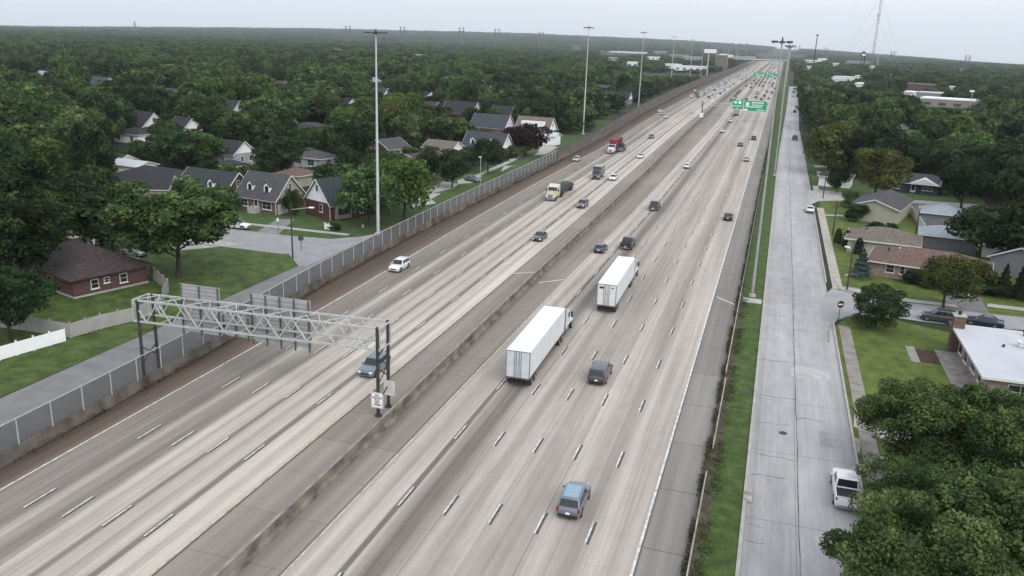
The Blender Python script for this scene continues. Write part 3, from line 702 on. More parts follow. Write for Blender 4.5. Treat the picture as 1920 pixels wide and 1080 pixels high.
# far single cars (too small to show their parts)
mid = [
 ('sedan', 'white', (1237, 210), 'L', 'first white car of the three coming nose to tail', 'hatch'), ('sedan', 'silver', (1242, 215), 'L', 'middle car of the three coming nose to tail', 0), ('sedan', 'white', (1249, 221), 'L', 'front white car of the three coming nose to tail', 0),
 ('sedan', 'white', (1298, 212), 'L', 'white car coming beside the median next to the gantry post', 0), ('van', 'white', (1296, 181), 'L', 'white van coming in the outer lanes short of the traffic queue', 0), ('sedan', 'white', (1303, 171), 'L', 'small white car coming right behind the white van', 0), ('sedan', 'black', (1320, 177), 'L', 'black car coming alone between the white van and the gantry post', 0),
 ('sedan', 'black', (1371, 189), 'R', 'black car beside the median left of the nearest green sign', 0), ('sedan', 'black', (1379, 181), 'R', 'black car at the left end of a row of three above the green sign', 0), ('suv', 'black', (1383, 176), 'R', 'black car in the middle of a row of three above the green sign', 0), ('sedan', 'dark_grey', (1387, 172), 'R', 'dark car at the far end of a row of three above the green sign', 0),
 ('sedan', 'black', (1400, 188), 'R', 'black car showing over the top edge of the near green sign', 0), ('suv', 'black', (1417, 184), 'R', 'black car between the green sign and the white box truck', 0), ('suv', 'black', (1427, 188), 'R', 'black car over the right half of the near green sign', 0),
 ('suv', 'black', (1433, 181), 'R', 'black car right of the white box truck', 0), ('sedan', 'dark_grey', (1438, 173), 'R', 'dark grey car diagonally ahead right of the white box truck', 0), ('suv', 'black', (1447, 175), 'R', 'black car nearest the right shoulder beyond the green sign', 0), ('sedan', 'dark_grey', (1441, 186), 'R', 'dark car just beyond the right end of the green sign', 0),
 ('sedan', 'silver', (1437, 197), 'R', 'dark silver car below the right end of the green sign', 0), ('suv', 'dark_grey', (1408, 165), 'R', 'dark car left of and beyond the white box truck', 0), ('sedan', 'black', (1399, 162), 'R', 'black car farthest along beside the median before the second green sign', 0), ('sedan', 'black', (1453, 167), 'R', 'black car beside the light masts ahead of all in the right lane', 0),
]
for k, c, px, sd, lab, _x in mid:
    x, y = G(*px); car(k, c, px, head(sd, y), lab, big=False)
# queues far away
random.seed(21)
occ = []
for sd, cols, w, rows in (('L', ['white', 'silver', 'grey', 'black', 'beige'], [12, 6, 2, 2, 2], 190), ('R', ['black', 'dark_grey', 'grey', 'white', 'silver', 'red'], [8, 5, 2, 3, 2, .5], 85)):
    n = 5 if sd == 'L' else 6; c = 0; tries = 0
    while c < rows and tries < 4000:
        tries += 1
        y = random.uniform(620 if sd == 'L' else 860, 2150) if random.random() < .6 else random.uniform(620 if sd == 'L' else 860, 1200); ln = random.randrange(n)
        if any(o[0] == sd and o[1] == ln and abs(o[2] - y) < (11 if sd == 'L' else 17) for o in occ): continue
        occ.append((sd, ln, y)); c += 1
        col = random.choices(cols, w)[0]; k = random.choices(['sedan', 'suv', 'hatch', 'van', 'pickup'], [4, 4, 2, 1, 1])[0]
        cn = col.replace('_', ' ')
        kk = (n - 1 - ln) if sd == 'L' else ln
        band = 'between the green gantries' if y < 800 else 'just short of the far gantry' if y < 960 else 'past the far gantry' if y < 1250 else 'well past the far gantry' if y < 1600 else 'near the overpass'
        lab = f'{cn} {NAME[k].replace("_", " ").replace("sport utility car", "tall car")}, {["lane by the median", "second lane out", "third lane out", "fourth lane out", "fifth lane out", "outermost lane"][kk]}, {"oncoming" if sd == "L" else "receding"}, {band}'
        car(k, col, None, head(sd, y), lab, 'far ' + lab, xy=lanepos(sd, ln, y), big=False)

# ---------------- parked vehicles
park = [
 ('suv', 'white', (445, 428), -1.48, 'white sport utility car parked at the kerb in front of the brick house with dormers'),
 ('suv', 'silver', (252, 478), -1.75, 'silver car parked behind the brown hip roofed brick house'),
 ('sedan', 'silver', (222, 399), -1.5, 'silver car under trees on the side street behind the brown roofed house'),
 ('sedan', 'grey', (886, 340), -2.0, 'grey sedan parked on a driveway beside the left service road'),
 ('sedan', 'white', (978, 244), -1.2, 'white car parked between the grey roofed houses near the noise wall'),
 ('sedan', 'white', (1518, 397), 0.0, 'white and grey sedan parked at the right kerb of the service road'),
 ('pickup', 'white', (1583, 928), 0.0, 'white pickup truck with an open black bed parked by the overhanging tree'),
 ('suv', 'dark_grey', (1759, 602), 1.46, 'dark sport utility car parked on the side street left of the brick chimney'),
 ('sedan', 'navy', (1843, 610), 1.36, 'dark blue car parked on the side street right of the brick chimney'),
 ('suv', 'black', (1793, 553), -2.9, 'black sport utility car parked on the driveway under the yellowish tree'),
 ('suv', 'silver', (1835, 533), -.1, 'silver car parked near the end of the driveway by the dark shrubs'),
 ('sedan', 'silver', (1896, 487), 1.4, 'silver car parked in the shade behind the lawn at the right edge'),
 ('suv', 'black', (1790, 885), 1.4, 'black sport utility car seen through the leaves of the nearest tree'),
 ('suv', 'dark_grey', (1870, 900), 1.4, 'dark grey car at the right edge behind the nearest tree'),
 ('pickup', 'dark_grey', (1490, 262), 0.0, 'dark vehicle parked under the trees where the service road narrows'),
]
for k, c, px, a, lab in park: car(k, c, px, a, lab)
for od, (px, c) in zip(('nearest', 'second', 'third', 'fourth', 'farthest'), (((1490, 211), 'black'), ((1494, 203), 'dark_grey'), ((1487, 181), 'white'), ((1488, 174), 'dark_grey'), ((1489, 168), 'black'))):
    car('suv', c, px, 0.0, f'{c.replace("_", " ")} car, {od} of five at the kerb far up the right service road' , 'cars parked far up the right service road', big=False)

# ---------------- lorries
def wheels(ys, hw=1.22, r=.5, dual=True):
    out = []
    for y in ys:
        for s in (-1, 1):
            out.append(('wheel', MB().cyl((s * (hw - (.52 if dual else .3)), y, r), (s * hw, y, r), r, n=16), tyre_m, None))
            out.append(('rim', MB().cyl((s * (hw - .02), y, r), (s * (hw + .015), y, r), r * .55, n=10), rim_m, 'wheel'))
    return out
tw = mat('trailer_white', (.66, .68, .69), .55, .06, .6); tdoor = mat('trailer_door', (.52, .55, .56), .6, .1, 1.0)
def trailer_parts(L=16.1, H=4.08, col=tw, rear=tdoor):
    o = [('box_body', MB().b2(-1.29, 1.29, 0.05, L, 1.12, H), col, None)]
    o.append(('roof', MB().b2(-1.295, 1.295, 0.0, L + .005, H + .002, H + .035), mat('trailer_roof', (.72, .74, .76), .6, .08, .3), None))
    for s in (-1, 1): o.append(('door', MB().b2(*sorted((s * .02, s * 1.22)), -.02, .05, 1.2, H - .08), rear, None))
    fm = MB(); fm.b2(-1.3, -1.22, -.035, .06, 1.1, H); fm.b2(1.22, 1.3, -.035, .06, 1.1, H); fm.b2(-1.3, 1.3, -.03, .06, H - .08, H); fm.b2(-1.3, 1.3, -.04, .1, 1.06, 1.2)
    o.append(('door_frame', fm, mat('trailer_frame', (.16, .165, .17), .6), None))
    lr = MB()
    for x in (-.36, -.16, .16, .36): lr.cyl((x, -.06, 1.2), (x, -.06, H - .1), .03, n=5)
    o.append(('lock_rod', lr, mat('lock_rod_grey', (.16, .165, .17), .6), None))
    for s in (-1, 1):
        sr = MB()
        for k in range(int(L / .6)): sr.b2(*sorted((s * 1.29, s * 1.302)), .3 + k * .6, .34 + k * .6, 1.3, H - .1)
        o.append(('side_ribs', sr, mat('trailer_rib', (.52, .54, .55), .6), None))
    o.append(('side_rail', MB().b2(-1.31, 1.31, .06, L, 1.1, 1.25), rim_m, None))
    o.append(('underride_guard', MB().b2(-1.1, 1.1, -.03, .05, .45, .58).b2(-.6, -.5, 0, .06, .5, 1.1).b2(.5, .6, 0, .06, .5, 1.1), black_m, None))
    for s in (-1, 1):
        rt = MB()
        for k in range(int(L / .9)): rt.b2(*sorted((s * 1.30, s * 1.318)), .2 + k * .9, .5 + k * .9, 1.15, 1.22)
        o.append(('reflective_tape', rt, red_l, None))
    o.append(('chassis', MB().b2(-.55, .55, .4, L - .3, .8, 1.1).b2(-.9, -.8, L - 4, L - 3.8, .2, 1.1).b2(.8, .9, L - 4, L - 3.8, .2, 1.1), black_m, None))
    for s in (-1, 1): o.append(('taillight', MB().b2(*sorted((s * .8, s * 1.1)), -.06, .02, .95, 1.05), red_l, None)); o.append(('mud_flap', MB().b2(*sorted((s * .7, s * 1.25)), .55, .57, .2, .95), black_m, None))
    o += wheels((1.3, 2.6)); return o
def tractor_parts(y0, col, sleeper=True, H=3.0, hood=True):
    """tractor with its back at y0"""
    o = []; cy = y0 + 1.2
    cl = 2.4 if sleeper else 1.5
    o.append(('chassis', MB().b2(-.45, .45, y0 - 3.2, y0 + cl + 3.2, .6, .95), black_m, None))
    c = MB(); yb, yf = cy, cy + cl
    c.side([(yb, 1.05), (yf, 1.05), (yf, 2.1), (yf - .35, H), (yb + .2, H + (.55 if sleeper else 0)), (yb, H + (.5 if sleeper else 0))], -1.2, 1.2)
    o.append(('cab', c, col, None))
    h = MB(); hl = 2.0 if hood else .35
    h.loft([[(-1.0, yf, .75), (1.0, yf, .75), (1.0, yf, 2.0), (-1.0, yf, 2.0)][::-1], [(-.9, yf + hl, .7), (.9, yf + hl, .7), (.85, yf + hl, 1.65), (-.85, yf + hl, 1.65)][::-1]])
    o.append(('hood', h, col, None))
    o.append(('grille', MB().b2(-.55, .55, yf + hl - .02, yf + hl + .05, .85, 1.55), rim_m, None))
    o.append(('bumper', MB().b2(-1.15, 1.15, yf + hl - .1, yf + hl + .15, .4, .78), rim_m, None))
    ws = MB(); ws.slab((1.08, yf + .02, 2.12), (-1.08, yf + .02, 2.12), (-1.04, yf - .28, 2.9), (1.04, yf - .28, 2.9), .03); o.append(('windscreen', ws, glass, None))
    for s in (-1, 1):
        o.append(('side_window', MB().b2(*sorted((s * 1.19, s * 1.215)), yf - 1.1, yf - .3, 2.05, 2.7), glass, None))
        o.append(('mirror', MB().b2(*sorted((s * 1.3, s * 1.5)), yf - .05, yf + .1, 1.9, 2.6), black_m, None))
        o.append(('headlight', MB().b2(*sorted((s * .62, s * .9)), yf + hl - .05, yf + hl + .06, 1.0, 1.25), lamp_l, None))
        o.append(('exhaust_stack', MB().cyl((s * 1.15, yb - .15, .9), (s * 1.15, yb - .15, H + .9), .07), rim_m, None))
        o.append(('fuel_tank', MB().cyl((s * .95, yb + .2, .75), (s * .95, yb + 1.6, .75), .3, n=10), rim_m, None))
        o.append(('fender', MB().b2(*sorted((s * .85, s * 1.2)), yf + hl - 1.35, yf + hl - .2, .95, 1.2), col, None))
    o += wheels((y0 - 2.0, y0 - .7)); o += wheels((yf + hl - .8,), dual=False); return o
def semi(px, lane, y, lab, door):
    x = lanepos('R', lane, y)[0]
    L = 16.1
    parts = trailer_parts(rear=door) + tractor_parts(L + .1, mat('tractor_white', (.6, .61, .61), .4))
    # keep the tractor's drive wheels under the nose of the trailer
    return build('semi_truck', parts, (x, y), head('R', y + 8), label=lab, cat='truck')
s1 = semi(None, 1, 78.6, 'nearer white semi truck with long box trailer beside the median', tdoor)
s2 = semi(None, 2, 107.2, 'farther white semi truck one lane right, ahead of the nearer one', mat('trailer_door_white', (.6, .62, .62), .6, .08, 1.0))
obj('reflective_plate', MB().b2(-1.0, -.35, -.045, -.02, 3.45, 3.72), black_m, s2); obj('reflective_plate', MB().b2(.6, .95, -.045, -.02, 3.55, 3.68), black_m, s2)
# red container truck coming towards the camera
x, y = G(1142, 290)
parts = [('container', MB().b2(-1.25, 1.25, -13.0, -1.0, 1.2, 4.15), mat('container_red', (.20, .028, .03), .7, .2, .8, .2), None)]
rb = MB()
for k in range(24):
    for s in (-1, 1): rb.b2(*sorted((s * 1.25, s * 1.28)), -12.8 + k * .5, -12.6 + k * .5, 1.3, 4.05)
parts.append(('container_ribs', rb, mat('container_rib_red', (.14, .02, .022), .7), None))
parts += [(a, b, c, d) for a, b, c, d in wheels((-11.5, -10.2))] + tractor_parts(-.9 - .1, mat('tractor_white', (.6, .61, .61)), sleeper=False, H=2.9)
r = build('container_truck', parts, (x, y + 5), head('L', y), label='white day cab truck hauling a dark red container towards the camera', cat='truck')
x, y = G(1159, 286)
build('tractor_unit', tractor_parts(0, PAINT['black'], sleeper=False, H=2.7), (x, y + 6), head('L', y), label='black tractor without trailer right beside the red container truck', cat='truck')
# cream flatbed with a tarped load
x, y = G(1030, 378)
parts = [('flatbed', MB().b2(-1.27, 1.27, -14.5, -1.0, 1.1, 1.4), black_m, None)]
tp = MB(); rings = []
for yy, h_, w_ in ((-14.0, .25, 1.1), (-12.5, .35, 1.2), (-11, 1.0, 1.2), (-8, 1.15, 1.22), (-5, 1.2, 1.22), (-1.6, 1.25, 1.2), (-1.2, .9, 1.1)):
    rings.append([(-w_, yy, 1.4), (-w_ * .95, yy, 1.4 + h_ * .8), (-w_ * .4, yy, 1.4 + h_), (w_ * .4, yy, 1.4 + h_ * 1.03), (w_ * .95, yy, 1.4 + h_ * .8), (w_, yy, 1.4)][::-1])
tp.loft(rings); parts.append(('tarpaulin', tp, mat('dark_tarp', (.05, .06, .062), .8, .3, 1.0, .4), None))
parts += wheels((-13, -11.7)) + tractor_parts(-1.0, PAINT['cream'], sleeper=True, H=2.9)
build('flatbed_truck', parts, (x, y + 5.0), head('L', y), label='cream long nose truck with a dark tarped flatbed trailer', cat='truck')
# big dark van
x, y = G(1117, 336)
parts = [('cargo_box', MB().b2(-1.15, 1.15, -4.4, .9, .7, 3.2), PAINT['dark_grey'], None)]
cbm = MB(); cbm.side([(.9, .5), (3.3, .5), (3.3, 1.15), (2.3, 1.35), (1.6, 2.35), (.9, 2.5)], -1.05, 1.05); parts.append(('cab', cbm, PAINT['grey'], None))
parts.append(('windscreen', MB().slab((.95, 2.3, 1.4), (-.95, 2.3, 1.4), (-.9, 1.65, 2.3), (.9, 1.65, 2.3), .04), glass, None))
for s in (-1, 1): parts.append(('headlight', MB().b2(*sorted((s * .65, s * .95)), 3.25, 3.33, .8, 1.0), lamp_l, None)); parts.append(('side_window', MB().b2(*sorted((s * 1.04, s * 1.065)), 1.0, 1.9, 1.4, 2.1), glass, None))
parts.append(('grille', MB().b2(-.55, .55, 3.27, 3.33, .65, 1.05), black_m, None)); parts += wheels((-2.9, 2.2), 1.05, .42)
build('box_van', parts, (x, y + 2), head('L', y), label='tall dark grey box van coming in the middle of the left carriageway', cat='van')
# small beige truck under the green signs, white box truck beyond
def boxtruck(px, colm, lab, sd='R'):
    x, y = G(*px)
    parts = [('cargo_box', MB().b2(-1.2, 1.2, -3.6, 2.6, .95, 3.5), colm, None), ('door', MB().b2(-1.05, 1.05, -3.64, -3.6, 1.1, 3.3), mat('roller_door', (.3, .3, .29), .7, .2), None),
             ('bumper', MB().b2(-1.1, 1.1, -3.75, -3.5, .5, .7), black_m, None), ('chassis', MB().b2(-.6, .6, -3.3, 4.5, .5, .95), black_m, None)]
    c = MB(); c.side([(2.7, .6), (5.0, .6), (5.0, 1.3), (4.0, 1.5), (3.5, 2.5), (2.7, 2.5)], -1.05, 1.05); parts.append(('cab', c, white_m, None)); parts += wheels((-2.2, 4.0), 1.1, .45)
    for s in (-1, 1): parts.append(('mirror', MB().b2(*sorted((s * 1.15, s * 1.35)), 3.7, 3.8, 1.6, 2.2), black_m, None))
    return build('box_truck', parts, (x, y + 2), head(sd, y), label=lab, cat='truck')
boxtruck((1380, 217), mat('box_beige', (.36, .34, .29), .7, .15), 'small beige box truck directly below the near green signs')
boxtruck((1420, 177), tw, 'white box truck among dark cars just beyond the near green signs')
# ------------------------------------------------------------------ sign gantries
def text_mesh(s, size, align='CENTER', extrude=.01, spacing=1.0):
    cu = bpy.data.curves.new('text', 'FONT'); cu.body = s; cu.size = size; cu.align_x = align; cu.align_y = 'CENTER'; cu.extrude = extrude; cu.space_line = spacing; cu.offset = size * .012
    o = bpy.data.objects.new('text', cu); COL.objects.link(o); bpy.context.view_layer.update()
    me = bpy.data.meshes.new_from_object(o.evaluated_get(bpy.context.evaluated_depsgraph_get())); bpy.data.objects.remove(o); return me
def truss(mb, x0, x1, y0, y1, z0a, z1a, z0b, z1b, n, w=.11, web=.075):
    """box truss from x0 to x1; bottom/top heights a at x0 and b at x1"""
    P = lambda t, y, top: (x0 + (x1 - x0) * t, y, (z1a + (z1b - z1a) * t) if top else (z0a + (z0b - z0a) * t))
    for y in (y0, y1):
        for top in (0, 1): mb.bar(P(0, y, top), P(1, y, top), w)
    for i in range(n):
        a, b = i / n, (i + 1) / n; m_ = (a + b) / 2
        for y in (y0, y1):
            mb.bar(P(a, y, 1), P(m_, y, 0), web); mb.bar(P(m_, y, 0), P(b, y, 1), web)
        mb.bar(P(a, y0, 1), P(m_, y1, 1), web * .7); mb.bar(P(m_, y1, 1), P(b, y0, 1), web * .7)
        mb.bar(P(b, y0, 0), P(b, y1, 0), web * .7)
    for y in (y0, y1):
        for t in (0, 1): mb.bar(P(t, y, 0), P(t, y, 1), web)
    for t in (0, 1):
        for top in (0, 1): mb.bar(P(t, y0, top), P(t, y1, top), web)
gx, gy = -33.2, 67.1
ga = empty('sign_gantry', (gx, gy, 0), 0, 'steel truss sign gantry over the left carriageway with grey sign backs, nearest the camera', 'gantry')
t = MB(); truss(t, -27.5, 0.25, 0, 2.25, 5.95, 8.2, 6.75, 8.85, 9, .17, .115); obj('truss', t, galv, ga)
for (x, y) in ((0, 0), (0, 2.25)):
    p = MB().cyl((x, y, .1), (x, y, 8.95), .165, n=12); p.cyl((x, y, 0), (x, y, .12), .36, n=12); obj('post', p, dsteel, ga)
for (x, y) in ((-26.9, 0), (-26.9, 2.25)):
    p = MB().cyl((x, y, 0), (x, y, 8.3), .165, n=12); obj('post', p, dsteel, ga)
p = MB().bar((0, 0, 1.4), (0, 2.25, 2.3), .09).bar((0, 0, 4.9), (0, 2.25, 3.3), .09).bar((0, 0, 6.0), (0, 2.25, 6.75), .11).bar((0, 0, 5.9), (0, 2.25, 4.4), .08).bar((0, 0, 3.2), (0, 2.25, 4.5), .08)
obj('brace', p, dsteel, ga); p = MB(); p.bar((-26.9, 0, 3.2), (-26.9, 2.25, 1.6), .09).bar((-26.9, 0, 1.4), (-26.9, 2.25, 3.0), .09); obj('brace', p, dsteel, ga); obj('crossbeam', MB().bar((-26.9, 0, 5.7), (-26.9, 2.25, 5.9), .11), dsteel, ga)
def signback(x0, x1, z0, z1):
    ob = obj('sign_panel', MB().b2(x0, x1, 2.62, 2.66, z0, z1), mat('sign_back_grey', (.33, .33, .33), .65, .1), ga)
    rb = MB(); k = z0 + .35
    while k < z1 - .1: rb.b2(x0, x1, 2.58, 2.62, k, k + .05); k += .42
    obj('panel_rib', rb, mat('panel_rib_metal', (.22, .225, .225), .6), ob)
    st = MB(); n = max(2, int((x1 - x0) / 1.7)); 
    for i in range(n + 1):
        x = x0 + .18 + (x1 - x0 - .36) * i / n; st.b2(x - .06, x + .06, 2.42, 2.58, z0 - .35, z1 - .02)
    obj('upright', st, mat('upright_metal', (.10, .10, .10), .6), ob)
signback(-23.7, -18.9, 4.6, 9.75); signback(-15.3, -8.5, 4.65, 9.7); signback(-18.75, -15.5, 4.8, 7.1)
lc = MB(); 
for x in (-21, -17, -13.5, -10): lc.bar((x, 0, 6.0), (x, 3.6, 5.2), .06); lc.box(x, 3.7, 5.2, .5, .3, .15)
lc.bar((-23, 3.4, 5.25), (-9, 3.4, 5.25), .07); obj('sign_light_rack', lc, galv, ga)
sg = obj('lane_sign', MB().b2(-.62, .62, -.24, -.20, .92, 2.5), white_m, ga)
bd = MB(); bd.b2(-.58, .58, -.248, -.242, .955, .985).b2(-.58, .58, -.248, -.242, 2.435, 2.465).b2(-.58, -.55, -.248, -.242, .985, 2.435).b2(.55, .58, -.248, -.242, .985, 2.435); obj('sign_border', bd, black_m, sg)
tm = text_mesh('NO\nTRUCKS\nIN 2\nLEFT\nLANES', .27, spacing=.88); tm.materials.clear(); tm.materials.append(black_m)
to = obj('sign_lettering', tm, black_m, sg); to.location = (0, -.252, 1.74); to.rotation_euler = (pi / 2, 0, 0)
g2 = obj('blank_sign', MB().b2(-.4, .75, 2.0, 2.04, 1.35, 2.9), alum, ga); g2.location = (.05, 0, 0)
obj('sign_clamp', MB().b2(-.3, .3, 2.04, 2.08, 1.6, 1.7).b2(-.3, .3, 2.04, 2.08, 2.5, 2.6), dsteel, g2)

green = mat('sign_green', (.012, .30, .135), .5, .1, .5)
def green_gantry(y, xl, xr, signs, label, zb=6.9, zt=8.3):
    e = empty('sign_gantry', (xl, y, 0), 0, label, 'gantry')
    t = MB(); truss(t, 0, xr - xl, 0, 1.8, zb, zt, zb, zt, int((xr - xl) / 2.8), .14, .09); obj('truss', t, galv, e)
    for x in (0, xr - xl):
        for yy in (0, 1.8): obj('post', MB().cyl((x, yy, 0), (x, yy, zt + .4), .2, n=8), dsteel, e)
    for x0, x1, z0, z1, deco in signs:
        s = obj('sign_panel', MB().b2(x0 - xl, x1 - xl, -.3, -.22, z0, z1), green, e)
        w = x1 - x0; h = z1 - z0; cx = x0 - xl
        bm_ = MB(); 
        for a in ((.06, w - .06, .06, .14), (.06, w - .06, h - .14, h - .06), (.06, .14, .14, h - .14), (w - .14, w - .06, .14, h - .14)): bm_.b2(cx + a[0], cx + a[1], -.312, -.3, z0 + a[2], z0 + a[3])
        obj('sign_border', bm_, white_m, s)
        for kind, u, v, sw, sh in deco:
            d = MB(); X = cx + u * w; Z = z0 + v * h
            if kind == 'shield': d.b2(X - sw / 2, X + sw / 2, -.325, -.3, Z - sh / 2, Z + sh / 2); nm = 'route_shield'
            elif kind == 'disc': d.cyl((X, -.325, Z), (X, -.3, Z), sw / 2, n=14); nm = 'route_shield'
            elif kind == 'words':
                k = X - sw / 2; rr = random.Random(int(X * 10))
                while k < X + sw / 2 - .3:
                    l = rr.uniform(.25, .4); d.b2(k, k + l, -.32, -.3, Z - sh / 2, Z + sh / 2); k += l + .12
                nm = 'sign_legend'
            elif kind == 'arrow':
                d.b2(X - .09, X + .09, -.32, -.3, Z - .1, Z + .45); d.add([(X - .35, -.31, Z - .05), (X, -.31, Z - .5), (X + .35, -.31, Z - .05), (X - .35, -.3, Z - .05), (X, -.3, Z - .5), (X + .35, -.3, Z - .05)], [(0, 1, 2), (5, 4, 3), (0, 3, 4, 1), (1, 4, 5, 2), (2, 5, 3, 0)]); nm = 'arrow'
            obj(nm, d, white_m, s)
    return e
green_gantry(438, MD(438), -2.2, [(-22.3, -17.2, 5.9, 11.2, [('disc', .28, .62, 1.4, 1), ('shield', .68, .62, 1.4, 1.4), ('words', .55, .88, 2.4, .5), ('words', .5, .3, 4.0, .5), ('arrow', .5, .12, 0, 0)]),
    (-16.9, -6.0, 5.3, 10.3, [('shield', .16, .68, 1.6, 1.6), ('words', .62, .82, 6.0, .65), ('words', .45, .42, 8.5, .6), ('words', .6, .6, 5.5, .5), ('shield', .1, .12, 2.0, .8), ('words', .75, .15, 3.5, .5)])],
    'gantry with large green direction signs over the motorway, the nearer of the two green ones')
green_gantry(960, -37.5, -2.6, [(-30.5, -17, 6.2, 10.6, [('words', .3, .6, 4, .8), ('words', .72, .6, 4, .8), ('words', .5, .3, 9, .7)]), (-16, -4, 6.0, 10.2, [('words', .3, .6, 4, .8), ('words', .6, .35, 6, .7)])],
    'gantry with green signs over the right carriageway, the farther of the two green ones')
# small white plate on the post of the near green gantry
pw = obj('post_plate', MB().b2(-.9, .9, -.4, -.3, .9, 3.2), white_m, [o for o in COL.objects if o.get('label', '').endswith('the nearer of the two green ones')][0])

# ------------------------------------------------------------------ light masts
def mast_parts(H):
    o = []
    o.append(('shaft', MB().cyl((0, 0, 0), (0, 0, H), .30, .12, n=14), mat('mast_steel', (.56, .57, .56), .45, .08, 1.0, 0, .3), None))
    o.append(('base_plate', MB().cyl((0, 0, 0), (0, 0, .35), .75, .7, n=16), conc_lt, None))
    r = MB(); 
    for k in range(16):
        a, b = 2 * pi * k / 16, 2 * pi * (k + 1) / 16; r.bar((.55 * cos(a), .55 * sin(a), H - .2), (.55 * cos(b), .55 * sin(b), H - .2), .12, .2)
    r.cyl((0, 0, H - .4), (0, 0, H + .5), .22, .12, n=8); o.append(('lamp_ring', r, dsteel, None))
    for k in range(6):
        a = 2 * pi * k / 6 + .3
        m_ = MB().bar((.5 * cos(a), .5 * sin(a), H - .15), (1.15 * cos(a), 1.15 * sin(a), H - .1), .07); m_.box(1.55 * cos(a), 1.55 * sin(a), H - .12, .95, .5, .28, a); o.append(('lamp_head', m_, mat('lamp_housing', (.07, .075, .08), .5), None))
        o.append(('lamp_lens', MB().box(1.6 * cos(a), 1.6 * sin(a), H - .30, .6, .36, .08, a), lamp_l, 'lamp_head'))
    return o
MASTL = [((709, 440), 35.4, 'high light mast nearest on the left, beside the side street junction'), ((1093, 252), 40.5, 'second high light mast on the left, on a pale pad behind the noise wall'), ((1197, 200), 41.5, 'third high light mast on the left, beyond the red container truck'), ((1257, 165), 42, 'fourth high light mast on the left, in front of the dark trees'), ((1293, 150), 41.5, 'fifth high light mast on the left, short of the white billboard')]
mp_ = build('light_mast', mast_parts(38), G(709, 440), label='mast', cat='light mast'); register(mp_)
first = True
for px, h, lab in MASTL:
    x, y = G(*px)
    r = mp_ if first else dup(mp_, (x, y, 0), 0)
    first = False; r.location = (x, y, 0); r.scale = (1, 1, h / 38.0); r['label'] = lab
RM = [(-.67, 124, 'high light mast nearest on the right, rising from the grass strip beside the service road'), (.75, 254, 'second high light mast on the right, on a small white pad in the grass strip'), (.95, 372, 'third high light mast on the right, in line just behind the second')]
DM = {'mast_steel': mat('mast_steel_contrast_dark', (.33, .34, .33), .5, .1, 1.0, 0, .2)}  # left masts' steel made darker: contrast against the bright sky put into colour
for x, y, lab in RM: dup(mp_, (x, y, 0), .3, (.72, .72, 36.0 / 38), lab, recolor=DM)
for k in range(9): dup(mp_, (1.0 + k * .7, 505 + k * 135, 0), .3 * k, (.9, .9, .97), recolor=DM, label=['fourth', 'fifth', 'sixth', 'seventh', 'eighth', 'ninth', 'tenth', 'eleventh', 'twelfth'][k] + ' high light mast of the row on the right, counted from the camera', group='far light masts on the right')
for k, (px, py) in enumerate([(1326, 142), (1352, 136), (1372, 132), (1387, 124)]):
    x, y = G(px, py); dup(mp_, (x - 8, y, 0), .2 * k, (1, 1, 1.0), ['sixth', 'seventh', 'eighth', 'ninth'][k] + ' high light mast of the row on the left, counted from the camera', group='far light masts on the left')

# ------------------------------------------------------------------ poles and small signs
def pole(px, h, lab, arm=None, r=.14, m=wood_pole, cross=False, cat='utility pole', nm='utility_pole'):
    x, y = G(*px); e = empty(nm, (x, y, 0), 0, lab, cat)
    obj('shaft', MB().cyl((0, 0, 0), (0, 0, h), r, r * .7, n=8), m, e)
    if arm:
        dx, dy, L = arm; a = MB().bar((0, 0, h - .6), (dx * L, dy * L, h - .15), .08); obj('lamp_arm', a, galv, e)
        obj('lamp_head', MB().box(dx * (L + .3), dy * (L + .3), h - .15, .8, .35, .18, atan2(dy, dx)), lamp_l, e)
    if cross: obj('crossarm', MB().b2(-1.1, 1.1, -.06, .06, h - .5, h - .36), m, e)
    return e
pole((549, 485), 8.6, 'dark utility pole with a street lamp arm on the lawn corner by the left junction', (.95, .3, 3.0))
pole((1588, 543), 6.6, 'dark wooden pole at the corner beside the blue spruce', (-.7, .7, .8))
pole((1561, 441), 6.8, 'tall dark wooden pole beside the pavement by the row of cone shrubs')
pole((1543, 372), 5.6, 'dark wooden pole at the far side street corner')
pole((1716, 443), 5.8, 'thin dark pole beside the white board fence')
pole((566, 345), 8.5, 'dark wooden pole behind the brick houses', cross=True)
pole((900, 352), 7.6, 'slim street light with a pale head beside the noise fence', (-.3, .2, .4), .09, galv, cat='street light', nm='street_light')
def postsign(px, h, shape, col, lab, rot=0.0, w=.75, back=alum, nm='traffic_sign'):
    x, y = G(*px); e = empty(nm, (x, y, 0), rot, lab, 'sign')
    obj('post', MB().cyl((0, 0, 0), (0, 0, h), .05, n=6), dsteel, e)
    mb = MB()
    if shape == 'oct': mb.cyl((0, -.06, h - w / 2), (0, -.09, h - w / 2), w / 2 * 1.08, n=8)
    else: mb.b2(-w / 2, w / 2, -.09, -.06, h - w * 1.3, h)
    p = obj('plate', mb, col, e)
    return e
sp = postsign((1571, 604), 3.0, 'oct', mat('dull_sign_red', (.09, .012, .012), .6), 'dark red stop sign at the right side street corner', .5, .95)
rr = MB().b2(-.36, .36, -.105, -.092, 2.42, 2.62); obj('lettering_band', rr, white_m, sp)
postsign((565, 470), 2.6, 'oct', mat('sign_back', (.06, .065, .07), .6), 'dark backed stop sign at the left junction', .4, .9)
postsign((522, 433), 2.4, 'rect', white_m, 'small white sign on a post in front of the brick house lawn', 0, .45)
postsign((681, 440), 1.9, 'rect', mat('faded_sign', (.20, .22, .18), .7), 'small faded sign on a pale post on the corner lawn', 0, .5)
